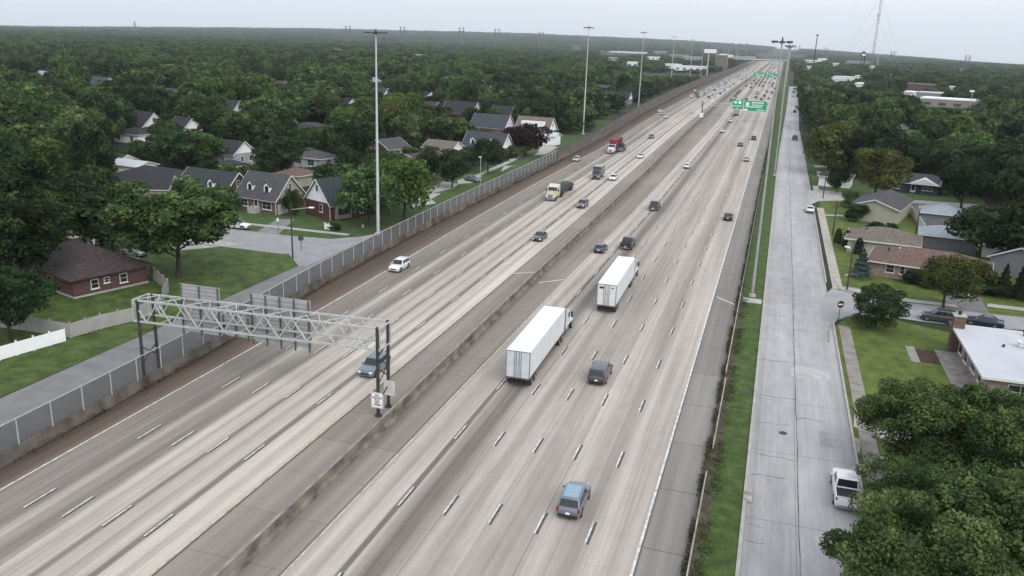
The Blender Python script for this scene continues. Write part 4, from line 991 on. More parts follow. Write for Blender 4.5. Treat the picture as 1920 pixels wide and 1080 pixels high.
# manholes and drains
for i, px in enumerate([(1468, 812), (1402, 735)]):
    x, y = G(*px); m_ = MB().cyl((x, y, .0), (x, y, .02), .38, n=14); tag(obj('manhole_cover', m_, mat('cast_iron', (.05, .05, .05), .6)), ['round iron manhole cover in the middle of the service road', 'iron drain cover at the left kerb of the service road'][i], 'manhole cover')
x, y = G(1402, 937); hy = obj('drain_grate', MB().b2(x - .3, x + .3, y - .5, y + .5, 0, .16).b2(x - .2, x + .2, y + .6, y + 1.0, 0, .45), mat('pale_iron', (.3, .29, .27), .8, .4)); tag(hy, 'pale rusty drain block on the left kerb of the service road', 'drain')

# ------------------------------------------------------------------ houses
ROOFS = dict(brown=mat('roof_brown', (.060, .047, .048), .95, .32, 2.2, .4), grey=mat('roof_grey', (.066, .066, .072), .95, .32, 2.2, .4), dark=mat('roof_dark', (.032, .033, .037), .95, .25, 1.5, .4),
    slate=mat('roof_slate', (.036, .046, .048), .95, .2, 1.5, .4), tan=mat('roof_tan', (.145, .122, .102), .95, .3, 2.2, .4), rust=mat('roof_rust', (.130, .088, .074), .95, .28, 2.2, .4), pale=mat('roof_pale', (.26, .29, .32), .9, .12, 1.2, .2),
    maroon=mat('roof_maroon', (.07, .045, .055), .95, .2, 1.5, .3), white=mat('roof_white', (.47, .49, .52), .8, .06, .4), bluegrey=mat('roof_bluegrey', (.052, .056, .068), .95, .2, 1.5, .3))
def brick(name, c, c2):
    m = mat(name, c, .95, .25, 3.0, .2, dirt=c2); return m
WALLS = dict(brick=brick('brick_brown', (.15, .098, .075), (.09, .06, .05)), redbrick=brick('brick_red', (.105, .045, .04), (.06, .03, .028)), maroonbrick=brick('brick_maroon', (.10, .056, .05), (.07, .04, .037)), white=mat('siding_white', (.80, .81, .80), .8, .06, .8),
    cream=mat('siding_cream', (.36, .35, .28), .8, .08, .6), greyw=mat('siding_grey', (.19, .195, .21), .85, .08, .8), pink=brick('brick_pink', (.27, .21, .185), (.20, .155, .14)), navy=mat('siding_navy', (.05, .06, .10), .8), tan=mat('siding_tan', (.30, .27, .22), .85, .1, .8), palegrey=mat('siding_pale', (.30, .31, .32), .85))
trim_m = mat('trim_white', (.62, .62, .60), .7, .05, 2)
def house(lab, A, ang, w, d, h, rise, roof='gable_x', wall='brick', rf='grey', gable=None, over=.45, openings=(), dormers=(), chimney=None, name='house', cat='house', group=None, vents=(), trimc=None):
    """A: front left corner; local x along the front, y to the back"""
    e = empty(name, (A[0], A[1], -.05), ang, lab, cat, group); W = WALLS[wall]; R = ROOFS[rf]; GB = WALLS[gable] if gable else W
    obj('wall', MB().b2(0, w, 0, d, 0, h), W, e); o = over
    if roof in ('gable_x', 'gable_y'):
        if roof == 'gable_x':
            gb = MB(); gb.side([(.0, h), (d, h), (d / 2, h + rise)], .002, w - .002)
            q = [(-o, -o, w + o, d + o)]
            sl = rise / (d / 2); zz = h - o * sl
            rm = MB(); t_ = .14
            rm.slab((-o, -o, zz), (w + o, -o, zz), (w + o, d / 2, h + rise), (-o, d / 2, h + rise), -t_)
            rm.slab((w + o, d + o, zz), (-o, d + o, zz), (-o, d / 2, h + rise), (w + o, d / 2, h + rise), -t_)
            bb = MB()
            for X in (-o - .03, w + o + .03):
                bb.bar((X, -o, zz + .02), (X, d / 2, h + rise + .05), .06, .22); bb.bar((X, d + o, zz + .02), (X, d / 2, h + rise + .05), .06, .22)
            bb.b2(-o, w + o, -o - .05, -o, zz - .06, zz + .1); bb.b2(-o, w + o, d + o, d + o + .05, zz - .06, zz + .1)
        else:
            gb = MB(); vs = [(0, .002, h), (w, .002, h), (w / 2, .002, h + rise), (0, d - .002, h), (w, d - .002, h), (w / 2, d - .002, h + rise)]
            gb.add(vs, [(0, 1, 2), (5, 4, 3), (0, 3, 4, 1), (1, 4, 5, 2), (2, 5, 3, 0)])
            sl = rise / (w / 2); zz = h - o * sl; rm = MB(); t_ = .14
            rm.slab((-o, d + o, zz), (-o, -o, zz), (w / 2, -o, h + rise), (w / 2, d + o, h + rise), -t_)
            rm.slab((w + o, -o, zz), (w + o, d + o, zz), (w / 2, d + o, h + rise), (w / 2, -o, h + rise), -t_)
            bb = MB()
            for Y in (-o - .03, d + o + .03):
                bb.bar((-o, Y, zz + .02), (w / 2, Y, h + rise + .05), .06, .22); bb.bar((w + o, Y, zz + .02), (w / 2, Y, h + rise + .05), .06, .22)
            bb.b2(-o - .05, -o, -o, d + o, zz - .06, zz + .1); bb.b2(w + o, w + o + .05, -o, d + o, zz - .06, zz + .1)
        obj('gable', gb, GB, e); r_ = obj('roof', rm, R, e); obj('bargeboard', bb, trim_m if trimc is None else MAT[trimc], e)
    elif roof == 'hip':
        x0, x1, y0, y1 = -o, w + o, -o, d + o; rm = MB()
        if w >= d: a, b = (x0 + (y1 - y0) / 2, d / 2), (x1 - (y1 - y0) / 2, d / 2)
        else: a, b = (w / 2, y0 + (x1 - x0) / 2), (w / 2, y1 - (x1 - x0) / 2)
        zz = h - .02
        vs = [(x0, y0, zz), (x1, y0, zz), (x1, y1, zz), (x0, y1, zz), (a[0], a[1], h + rise), (b[0], b[1], h + rise)]
        fs = [(3, 2, 1, 0), (0, 1, 5, 4), (1, 2, 5), (2, 3, 4, 5), (3, 0, 4)] if w >= d else [(3, 2, 1, 0), (0, 1, 4), (1, 2, 5, 4), (2, 3, 5), (3, 0, 4, 5)]
        if abs(a[0] - b[0]) + abs(a[1] - b[1]) < .05: vs = vs[:5]; fs = [(3, 2, 1, 0), (0, 1, 4), (1, 2, 4), (2, 3, 4), (3, 0, 4)]
        rm.add(vs, fs); r_ = obj('roof', rm, R, e)
        bb = MB(); g = .05
        bb.b2(x0 - g, x1 + g, y0 - g, y0, zz - .16, zz + .03); bb.b2(x0 - g, x1 + g, y1, y1 + g, zz - .16, zz + .03); bb.b2(x0 - g, x0, y0, y1, zz - .16, zz + .03); bb.b2(x1, x1 + g, y0, y1, zz - .16, zz + .03)
        obj('gutter', bb, trim_m if trimc is None else MAT[trimc], e)
    else:
        r_ = obj('roof', MB().b2(-o, w + o, -o, d + o, h, h + .12), R, e)
        bb = MB(); g = .1; bb.b2(-o - g, w + o + g, -o - g, -o, h - .1, h + .2); bb.b2(-o - g, w + o + g, d + o, d + o + g, h - .1, h + .2); bb.b2(-o - g, -o, -o, d + o, h - .1, h + .2); bb.b2(w + o, w + o + g, -o, d + o, h - .1, h + .2); obj('fascia', bb, trim_m, e)
    for op in openings:
        kind, face, u, z, ow, oh = op[:6]
        def P(uu, dz, off):
            if face == 'f': return (uu, -off, dz)
            if face == 'b': return (w - uu, d + off, dz)
            if face == 'r': return (w + off, uu, dz)
            return (-off, d - uu, dz)
        def rect(u0, u1, z0, z1, off0, off1):
            a = P(u0, z0, off0); b = P(u1, z1, off1); m_ = MB(); m_.b2(min(a[0], b[0]), max(a[0], b[0]), min(a[1], b[1]), max(a[1], b[1]), min(a[2], b[2]), max(a[2], b[2])); return m_
        if kind == 'window':
            fr_ = rect(u - ow / 2, u + ow / 2, z, z + oh, -.02, .06); f = obj('window', fr_, trim_m, e); pn = MB(); n = max(1, int(round(ow / 1.0)))
            for k in range(n):
                a = u - ow / 2 + .09 + k * (ow - .18) / n + (.03 if k else 0); b = u - ow / 2 + .09 + (k + 1) * (ow - .18) / n - (.03 if k < n - 1 else 0)
                for (c, dd) in ((z + .09, z + oh * .5 - .025), (z + oh * .5 + .025, z + oh - .09)): pn.add(rect(a, b, c, dd, .05, .075).v, MB().box(0, 0, 0, 1, 1, 1).f)
            obj('pane', pn, glass, f); obj('sill', rect(u - ow / 2 - .1, u + ow / 2 + .1, z - .12, z, -.02, .14), trim_m, f)
        elif kind == 'door':
            f = obj('door', rect(u - ow / 2, u + ow / 2, z, z + oh, -.02, .06), trim_m, e); obj('door_glass', rect(u - ow / 2 + .18, u + ow / 2 - .18, z + oh * .25, z + oh - .2, .05, .075), glass, f)
        elif kind == 'garage':
            f = obj('garage_door', rect(u - ow / 2, u + ow / 2, z, z + oh, -.02, .06), mat('garage_white', (.6, .6, .58), .7, .04), e); g_ = MB()
            for k in range(1, 4): g_.add(rect(u - ow / 2, u + ow / 2, z + oh * k / 4 - .015, z + oh * k / 4 + .015, .05, .07).v, MB().box(0, 0, 0, 1, 1, 1).f)
            obj('panel_groove', g_, mat('groove_grey', (.2, .2, .2)), f)
        elif kind == 'steps':
            s_ = MB(); 
            for k in range(4): s_.b2(u - .8, u + .8, -.4 - .3 * (4 - k), -.0, 0, .22 * (k + 1)) if face == 'f' else None
            s_.b2(u - .95, u - .8, -1.6, 0, 0, 1.3); s_.b2(u + .8, u + .95, -1.6, 0, 0, 1.3); obj('steps', s_, conc_lt, e)
    for (u, kw) in dormers:          # on the front slope of a gable_x roof
        sl = rise / (d / 2); dw = kw.get('w', 1.5); yb = .9; zb = h + yb * sl - .1; zt = zb + 1.5; yend = (zt + .5 - h) / sl
        m_ = MB(); m_.b2(u - dw / 2, u + dw / 2, yb, yend, zb, zt); dm = obj('dormer', m_, WALLS[kw.get('wall', 'white')], e)
        g_ = MB(); g_.add([(u - dw / 2, yb + .002, zt), (u + dw / 2, yb + .002, zt), (u, yb + .002, zt + .8), (u - dw / 2, yend, zt), (u + dw / 2, yend, zt), (u, yend, zt + .8)], [(0, 1, 2), (5, 4, 3), (0, 3, 4, 1), (1, 4, 5, 2), (2, 5, 3, 0)]); obj('dormer_gable', g_, WALLS[kw.get('wall', 'white')], dm)
        k_ = MB(); k_.slab((u - dw / 2 - .2, yend + .6, zt - .2), (u - dw / 2 - .2, yb - .25, zt - .2), (u, yb - .25, zt + .85), (u, yend + .6, zt + .85), -.08); k_.slab((u + dw / 2 + .2, yb - .25, zt - .2), (u + dw / 2 + .2, yend + .6, zt - .2), (u, yend + .6, zt + .85), (u, yb - .25, zt + .85), -.08); obj('dormer_roof', k_, R, dm)
        obj('dormer_window', MB().b2(u - .42, u + .42, yb - .05, yb + .02, zb + .2, zt - .05), glass, dm)
    if chimney:
        cx, cy, cw, cz = chimney; c = obj('chimney', MB().b2(cx - cw / 2, cx + cw / 2, cy - cw / 2, cy + cw / 2, 0 if cx < 0 or cy < 0 else h * .5, cz), WALLS['brick'], e); obj('chimney_cap', MB().b2(cx - cw / 2 - .08, cx + cw / 2 + .08, cy - cw / 2 - .08, cy + cw / 2 + .08, cz, cz + .14), conc_lt, c)
        obj('flue', MB().cyl((cx, cy, cz + .14), (cx, cy, cz + .6), .2, n=8), black_m, c)
    for (vx, vy, vz, vr, white) in vents:
        obj('roof_vent', MB().cyl((vx, vy, vz - .5), (vx, vy, vz), vr, n=8).cyl((vx, vy, vz), (vx, vy, vz + .12), vr * 1.5, n=8), trim_m if white else black_m, e)
    return e
def ridge(px, z, w, d, ang):
    """front left corner of a house whose middle, at height z, shows at the pixel"""
    x, y = G(px[0], px[1], z); c, s = cos(ang), sin(ang); return (x - (w / 2 * c - d / 2 * s), y - (w / 2 * s + d / 2 * c))
AUTO = []; FOOT = []   # house footprints, to keep trees off
def H(lab, A, ang, w, d, *a, **k):
    ang = radians(ang); e = house(lab, A, ang, w, d, *a, **k); c, s = cos(ang), sin(ang)
    FOOT.append((A[0] + w / 2 * c - d / 2 * s, A[1] + w / 2 * s + d / 2 * c, hypot(w, d) / 2 * .68)); return e
Wn = lambda face, u, z, w, h: ('window', face, u, z, w, h)
# --- left
e1 = H('dark brick bungalow with a brown hip roof beside the vinyl fence', (-86.4, 85.2), 71.6, 10.6, 15, 2.75, 2.9, 'hip', 'maroonbrick', 'brown', over=.7, openings=[Wn('f', 2.9, .85, 1.1, 1.3), Wn('f', 4.6, 1.3, .8, .8), Wn('f', 7.0, .85, 1.1, 1.3), Wn('l', 9, 1.0, 1.2, 1.1)], chimney=(6.5, 11.5, 1.0, 5.4), vents=[(5, 3.2, 4.3, .15, 0), (7.3, 7.4, 5.5, .12, 1)], trimc='roof_brown')
obj('foundation', MB().b2(-.08, 10.68, -.08, 15.08, 0, .28), conc_lt, e1)
e2 = H('brown brick house with a grey roof and two white dormers', (-103.0, 145.3), -9.5, 10.3, 8.6, 3.15, 4.2, 'gable_x', 'brick', 'grey', 'cream', openings=[Wn('f', 2.1, 1.0, 1.9, 1.5), ('door', 'f', 5.2, .8, 1.1, 2.1), ('steps', 'f', 5.2, 0, 0, 0), Wn('f', 8.0, .9, 2.4, 1.6), Wn('r', 4.3, 4.4, .7, 1.4), Wn('r', 5.5, 1.3, .8, 1.5), ('garage', 'r', 2.0, .0, 3.0, 2.0)], dormers=[(2.9, {}), (7.3, {})])
obj('downpipe', MB().b2(10.28, 10.38, -.14, -.04, 0, 3.0).b2(-.1, 0, -.14, -.04, 0, 3.0), trim_m, e2)
e3 = H('red brick house with a white front gable and a slate grey roof', (-88.2, 147.1), -25, 8.2, 10.5, 3.3, 4.3, 'gable_y', 'redbrick', 'slate', 'white', openings=[Wn('f', 4.0, 5.2, .75, 1.3), Wn('f', 5.2, 1.3, 1.0, 1.5), Wn('r', 7.5, .7, .9, 2.1)])
obj('bay_window', MB().b2(8.2, 8.9, 1.0, 4.6, .2, 2.7), WALLS['tan'], e3); obj('bay_glass', MB().b2(8.88, 8.93, 1.4, 4.2, 1.1, 2.4), glass, e3); obj('side_gable', MB().add([(8.5, 6.4, 3.2), (8.5, 8.6, 3.2), (8.5, 7.5, 5.2), (4.5, 6.4, 3.2), (4.5, 8.6, 3.2), (4.5, 7.5, 5.2)], [(0, 1, 2), (5, 4, 3), (0, 3, 4, 1), (1, 4, 5, 2), (2, 5, 3, 0)]), WALLS['white'], e3)
obj('downpipe', MB().b2(8.1, 8.2, -.12, -.03, 0, 3.2), trim_m, e3)
def R(lab, px, zr, w, d, ang, h, rise, roof, wall, rf, gable=None, **k):
    x_, y_ = G(px[0], px[1], zr); k_ = CAM_F / hypot(x_, y_); AUTO.append((px[0] - w * k_ * .15, px[1] - 1, px[0] + w * k_ * .5, px[1] + 1.5 * k_, hypot(x_, y_) + 2))
    A = ridge(px, zr, w, d, radians(ang)); return H(lab, A, ang, w, d, h, rise, roof, wall, rf, gable, **k)
R('brick house with a dark green grey roof partly behind the large tree', (400, 322), 6.5, 13, 9, -8, 3, 3.9, 'gable_x', 'redbrick', 'slate', 'maroonbrick', dormers=[(9.0, {})], openings=[Wn('r', 4.5, 4.1, .8, 1.3), Wn('f', 3, 1, 1.6, 1.4)])
R('long dark roofed bungalow behind the large tree on the left', (300, 313), 4.6, 19, 10, -6, 2.7, 2.0, 'hip', 'brick', 'dark')
R('dark roofed bungalow with a pale end wall nearest behind the brown hip roofed house', (268, 330), 4.6, 12, 9, 24, 2.7, 2.0, 'gable_x', 'tan', 'dark', 'tan')
R('white walled house with a dark roof and a bright white gable end', (430, 262), 6.2, 11, 8, -12, 3.2, 3.0, 'gable_x', 'palegrey', 'dark', 'white', openings=[Wn('f', 3, 1, 1, 1.4), Wn('f', 7, 1, 1, 1.4), Wn('r', 3, .9, .9, 1.4), Wn('r', 6, .9, .9, 1.4)])
R('white garage with a red brown hip roof behind the dormer house', (556, 312), 4.2, 7.5, 7, -10, 2.7, 1.4, 'hip', 'cream', 'rust', name='garage', cat='garage')
R('pale bungalow with a grey roof and dark picture windows behind the garage', (592, 281), 4.4, 10, 8, -10, 2.8, 1.6, 'hip', 'palegrey', 'grey', openings=[Wn('f', 2.4, .9, 2.0, 1.4), Wn('f', 6.6, .7, 2.4, 1.7), Wn('r', 3, .8, 2.2, 1.5)])
R('small dark roofed garage left of the dormer house', (432, 297), 4.0, 7, 6, -10, 2.6, 1.2, 'hip', 'white', 'dark', name='garage', cat='garage')
R('low grey roofed house deep among trees', (584, 229), 4.2, 13, 8, -8, 2.7, 1.5, 'hip', 'tan', 'grey')
R('small cottage with a white front and dark hip roof among the left trees', (253, 239), 4.4, 10, 8, -5, 2.8, 1.6, 'hip', 'white', 'dark', openings=[Wn('f', 2.2, .9, 1.2, 1.3), Wn('f', 7.4, .9, 1.2, 1.3)])
R('house showing one tall white gable with a dark window among the left trees', (272, 209), 7.6, 12, 8.5, -25, 3.2, 4.4, 'gable_x', 'brick', 'dark', 'white', openings=[Wn('r', 4.2, 4.6, 1.0, 1.5)])
R('white gabled house half hidden behind leaves left of centre', (345, 222), 7.0, 10, 8, -25, 3.4, 4.0, 'gable_x', 'white', 'dark', 'white', openings=[Wn('r', 3.5, 1.0, 1.0, 1.4)])
R('grey roofed house with a white gable window above the left trees', (431, 187), 7.8, 11, 9, -14, 3.4, 4.4, 'gable_x', 'palegrey', 'slate', 'white', openings=[Wn('r', 4.5, 4.6, 1.0, 1.6)])
R('distant slate roofed house with a thin white gable on the far left', (182, 144), 7.6, 22, 12, -14, 3.4, 4.4, 'gable_x', 'palegrey', 'bluegrey', 'white')
R('pale two storey house far off at the left edge', (76, 132), 7.5, 16, 10, -14, 5.2, 2.4, 'hip', 'palegrey', 'pale')
R('dark roofed brick house with a white gable behind the noise wall trees', (866, 190), 7.8, 15, 10, -6, 3.2, 4.6, 'gable_x', 'redbrick', 'dark', 'white', openings=[Wn('r', 5, 4.8, .9, 1.5), Wn('f', 4, 1, 1.6, 1.5), Wn('f', 11, 1, 1.6, 1.5)])
R('grey roofed house with a white gable right of the dark roofed brick one', (924, 214), 7.6, 14, 10, -6, 3.2, 4.4, 'gable_x', 'brick', 'bluegrey', 'white', openings=[Wn('r', 5, 4.6, .4, 1.5), Wn('f', 3, 1, 1.6, 1.4), Wn('f', 11, 1, 1.6, 1.4)])
R('house whose narrow white gable rises just behind the grey roofed one', (945, 198), 7.6, 9, 9, -12, 3.2, 4.4, 'gable_x', 'white', 'dark', 'white', openings=[Wn('r', 4.5, 4.6, .9, 1.4)])
eC = R('house with a brown roof and a long white dormer with two windows', (1006, 219), 7.8, 13, 10, -6, 3.2, 4.6, 'gable_x', 'brick', 'tan', 'white', openings=[Wn('r', 5, 4.6, .8, 1.4), Wn('f', 3, 1, 1.6, 1.4)])
obj('long_dormer', MB().b2(2, 11, 1.0, 4.6, 3.6, 6.4), WALLS['white'], eC); obj('dormer_window', MB().b2(3.6, 4.6, .94, 1.0, 4.4, 5.8).b2(7.6, 8.6, .94, 1.0, 4.4, 5.8), glass, eC)
R('dark roofed house with two tiny white dormers nearest the purple tree', (915, 248), 7.4, 13, 9.5, -6, 3.2, 4.2, 'gable_x', 'brick', 'bluegrey', 'white', dormers=[(3.2, {'w': 1.8}), (9.2, {'w': 1.8})], openings=[Wn('r', 4.7, 4.6, .5, 1.5), Wn('r', 3.2, 1.2, .6, 1.3), Wn('r', 6.2, 1.2, .6, 1.3)])
R('maroon roofed bungalow behind the trees of the left service road', (790, 286), 4.8, 14, 11, -20, 2.8, 2.0, 'gable_y', 'cream', 'maroon', 'cream', over=.6)
R('brown roofed brick house left of the white gabled houses', (805, 190), 6.0, 9, 8, -8, 3.2, 2.8, 'gable_x', 'redbrick', 'brown', 'redbrick', openings=[Wn('r', 4, 1.2, .8, 1.4)])
R('house with a pale front gable behind the leftmost light mast', (728, 258), 6.0, 9, 9, -18, 3.4, 2.4, 'gable_y', 'cream', 'grey', 'brick', openings=[Wn('f', 6, 1.2, 1.0, 1.6)])
R('house with a pointed white gable and grey roof behind the top of the leftmost mast', (706, 164), 7.4, 15, 10, -12, 3.2, 4.2, 'gable_x', 'greyw', 'bluegrey', 'white', openings=[Wn('r', 5, 4.6, .9, 1.4)])
R('pale peaked house just above the one behind the leftmost mast', (698, 146), 7.4, 12, 12, -12, 4.2, 3.4, 'gable_y', 'white', 'pale', 'white')
R('small white sided house left of the leftmost mast', (650, 183), 6.8, 8, 8, -25, 3.0, 3.4, 'gable_x', 'white', 'dark', 'white')
R('small house with a white wall among trees right of the leftmost mast', (797, 172), 5.0, 9, 8, -20, 3.0, 2.0, 'gable_x', 'white', 'dark', 'white')
R('dark roofed house with white trim beside the noise wall below the third mast', (1160, 171), 7.4, 15, 10, -5, 3.2, 4.2, 'gable_x', 'greyw', 'dark', 'white', dormers=[(4, {'w': 2.0}), (10, {'w': 2.2})], openings=[Wn('r', 5, 4.6, .9, 1.4)])
for q in [('pale two storey building standing far behind the leftmost mast', (622, 104), 9, 26, 14, -14, 6.5, 2.4, 'hip', 'tan', 'brown'), ('long pale roof above the two storey building behind the leftmost mast', (632, 91), 7, 30, 14, -14, 4.5, 2, 'hip', 'white', 'pale'),
 ('pale roofed hall in the wood right of the leftmost mast', (781, 101), 9, 22, 14, 40, 5, 3.4, 'gable_x', 'white', 'pale', 'white'), ('small white house at the left beyond the big trees', (216, 286), 4.6, 8, 7, -10, 2.8, 1.6, 'gable_x', 'white', 'dark', 'white'),
 ('low white garage beyond the long dark roofed bungalow', (250, 299), 3.8, 9, 6, -8, 2.8, .9, 'gable_x', 'white', 'white', 'white'), ('light roofed house between the maroon roof and the tiny dormers', (832, 262), 5, 10, 8, -10, 2.8, 2, 'gable_x', 'white', 'tan', 'white'),
 ('dark roofed cottage in the wood above the white cottage', (135, 186), 6, 12, 9, -20, 3, 2.8, 'gable_x', 'palegrey', 'dark', 'white'), ('grey roofed house in the wood between the second and third masts', (1130, 158), 6.5, 14, 10, -10, 3.2, 3, 'gable_x', 'white', 'grey', 'white'),
 ('white gabled house in the wood midway between the first and second masts', (905, 158), 7, 12, 10, -14, 3.2, 3.6, 'gable_x', 'white', 'dark', 'white'), ('brown roofed house in the wood below the left skyline', (520, 150), 6.5, 14, 11, -14, 3.2, 3.1, 'gable_x', 'white', 'brown', 'white'),
 ('pale roofed house low in the wood left of the grey roofed one', (320, 165), 6.2, 12, 10, -14, 3.0, 3.0, 'gable_x', 'white', 'bluegrey', 'white'), ('house with a white gable deep in the right wood', (1690, 232), 6.0, 12, 9, -14, 3, 2.8, 'gable_y', 'white', 'grey', 'white'), ('tan roofed house deep in the right wood near the picture edge', (1872, 262), 5.5, 12, 10, -14, 3, 2.4, 'hip', 'tan', 'tan')]: R(*q)
R('flat white porch building at the end of the service road by the purple tree', (1030, 252), 3.4, 6.5, 5, -10, 3.2, 1.0, 'gable_x', 'white', 'white', 'white', name='garage', cat='garage')
# --- right
eR = H('pinkish brick bungalow with a brown hip roof on the right corner', (16.9, 144.9), -12, 17, 10.5, 2.55, 2.0, 'hip', 'pink', 'rust', over=.65, openings=[Wn('f', 3.2, .95, 1.3, 1.3), ('window', 'f', 5.0, .95, .8, 1.3), ('door', 'f', 9.6, .25, 1.1, 2.1), Wn('f', 11.4, .8, 2.0, 1.5)], vents=[(2.2, 4.4, 4.0, .12, 0), (3.8, 4.8, 4.1, .12, 1)])
H('cream bungalow with a tan hip roof behind the cone shrubs', (14.6, 161.0), -8, 11.5, 9, 2.6, 1.9, 'hip', 'cream', 'tan', over=.6)
R('large cream house end with a low grey gable roof by the second right side street', (1655, 368), 4.6, 9.6, 16, -16, 3.3, 1.6, 'gable_y', 'cream', 'grey', 'cream', over=.5)
eN = R('small dark blue bungalow with a white porch gable under the big trees', (1716, 326), 4.6, 12, 8.5, -10, 2.8, 1.9, 'gable_x', 'navy', 'bluegrey', 'navy', openings=[Wn('f', 2.2, 1.0, 1.6, 1.1), ('door', 'f', 6.2, .4, 1.2, 2.1), Wn('f', 9.6, 1.1, 2.4, .9)])
obj('porch_gable', MB().add([(5.0, -1.6, 2.7), (12.2, -1.6, 2.7), (8.6, -1.6, 4.2), (5.0, 3.4, 2.7), (12.2, 3.4, 2.7), (8.6, 3.4, 4.2)], [(0, 1, 2), (5, 4, 3), (0, 3, 4, 1), (1, 4, 5, 2), (2, 5, 3, 0)]), trim_m, eN)
R('pale roofed garage on the right, the farther of two with weathered shingles', (1770, 384), 4.0, 8.4, 8, -8, 2.7, 1.5, 'hip', 'greyw', 'pale', name='garage', cat='garage')
R('pale roofed garage on the right, the nearer of two with weathered shingles', (1782, 424), 4.0, 9.5, 8, -8, 2.7, 1.5, 'hip', 'greyw', 'pale', name='garage', cat='garage', vents=[(5, 2.5, 3.9, .2, 0)])
R('little white shed with a gable front under the dark trees', (1864, 447), 3.2, 3.6, 4.5, -12, 2.0, 1.1, 'gable_y', 'white', 'white', 'white', over=.2, name='shed', cat='shed')
R('dark house cut by the right edge of the picture', (1935, 460), 4.8, 9, 9, -30, 2.8, 2.2, 'gable_y', 'greyw', 'dark', 'greyw')
R('white fronted house partly behind the dark conifer on the right service road', (1570, 318), 4.2, 8, 8, -8, 2.8, 1.4, 'hip', 'white', 'dark')
eF = H('low house with a white flat roof and brick chimney at the right edge', (24.2, 93.4), 0, 22, 16.6, 3.0, 0, 'flat', 'pink', 'white', over=.85, openings=[Wn('l', 2.5, .5, 1.6, 1.9), Wn('l', 5.5, .5, 1.6, 1.9), Wn('l', 9.5, .9, 2.4, 1.5), Wn('l', 13, .9, 1.6, 1.5), ('window', 'f', 3, .8, 2.4, 1.6)], chimney=(-.35, 16.4, 1.3, 4.6),
    vents=[(5.3, 11.2, 3.7, .35, 1), (5.8, 11.0, 3.9, .2, 0), (3.4, 10.4, 3.3, .12, 0), (7.4, 15.4, 3.6, .25, 0), (8.2, 14.8, 3.6, .25, 0), (6.9, 16.0, 3.5, .2, 0), (8.6, 12.3, 3.3, .1, 0)])
po = MB().b2(-2.6, -.02, 1.0, 15.5, .0, .14); obj('porch', po, mat('porch_stone', (.25, .23, .21), .9, .3, 1.0), eF)
pl = MB().b2(-4.8, -2.7, 10.5, 15.2, 0, .1); obj('planting_bed', pl, mat('bed_mulch', (.055, .035, .032), .95, .3, 2.0), eF); 
sl_ = MB(); 
for k in range(8): sl_.b2(-5.9, -4.85, 10.2 + k * .72, 10.82 + k * .72, 0, .1)
obj('stepping_slabs', sl_, mat('slab_grey', (.27, .25, .23), .9, .2, 1.0), eF)
# antenna on the flat roof
an = empty('aerial', (29.6, 95.4, 3.1), 0, 'dark forked television aerial on the white flat roof', 'aerial'); obj('pole', MB().cyl((0, 0, 0), (0, 0, 1.6), .05, n=6), black_m, an); am = MB()
for k in range(5): am.bar((0, 0, 1.0 + k * .12), (-1.1 - .1 * k, .7 - k * .35, 1.3 + k * .16), .07)
obj('rods', am, black_m, an)

# ------------------------------------------------------------------ garden fences
def fence(pts, h, m, lab, step=2.4, px=True, postm=None, name='vinyl_fence', th=.06):
    P = [G(*p) if px else p for p in pts]; e = empty(name, (*P[0], 0), 0, lab, 'fence'); pn = MB()
    for a, b in zip(P, P[1:]):
        A_ = Vector((a[0] - P[0][0], a[1] - P[0][1], 0)); B_ = Vector((b[0] - P[0][0], b[1] - P[0][1], 0)); L = (B_ - A_).length; n = max(1, int(round(L / step)))
        for k in range(n):
            p = A_.lerp(B_, k / n); q = A_.lerp(B_, (k + 1) / n); ang = atan2((q - p).y, (q - p).x); c = (p + q) / 2
            pn.box(c.x, c.y, h / 2, (q - p).length, th, h - .12, ang)
            obj('post', MB().box(p.x, p.y, h / 2 + .04, .13, .13, h + .08, ang).box(p.x, p.y, h + .12, .17, .17, .06, ang), postm or m, e)
    obj('panel', pn, m, e); return e
vin = mat('vinyl_grey_white', (.33, .32, .30), .7, .08, .8); vinw = mat('vinyl_white', (.84, .85, .86), .6, .05, .8)
fence([(-20, 612), (60, 622), (133, 634), (190, 617), (254, 602), (305, 580)], 1.85, vin, 'grey white vinyl privacy fence around the lawn of the brown roofed house')
fence([(283, 520), (316, 548), (306, 566)], 1.85, vin, 'short length of grey white vinyl fence at the corner of the brown roofed house')
fence([(-40, 688), (0, 676), (65, 657), (124, 640)], 1.6, vinw, 'bright white vinyl fence at the left edge')
fence([(1704, 398), (1718, 416), (1733, 438)], 1.8, mat('fence_white_wood', (.55, .56, .52), .8, .1), 'white board fence between the lawn and the pale garages', 1.8)
fence([(609, 430), (624, 433)], 1.2, white_m, 'short white lattice fence beside a dark shrub on the left corner lawn', 1.0)

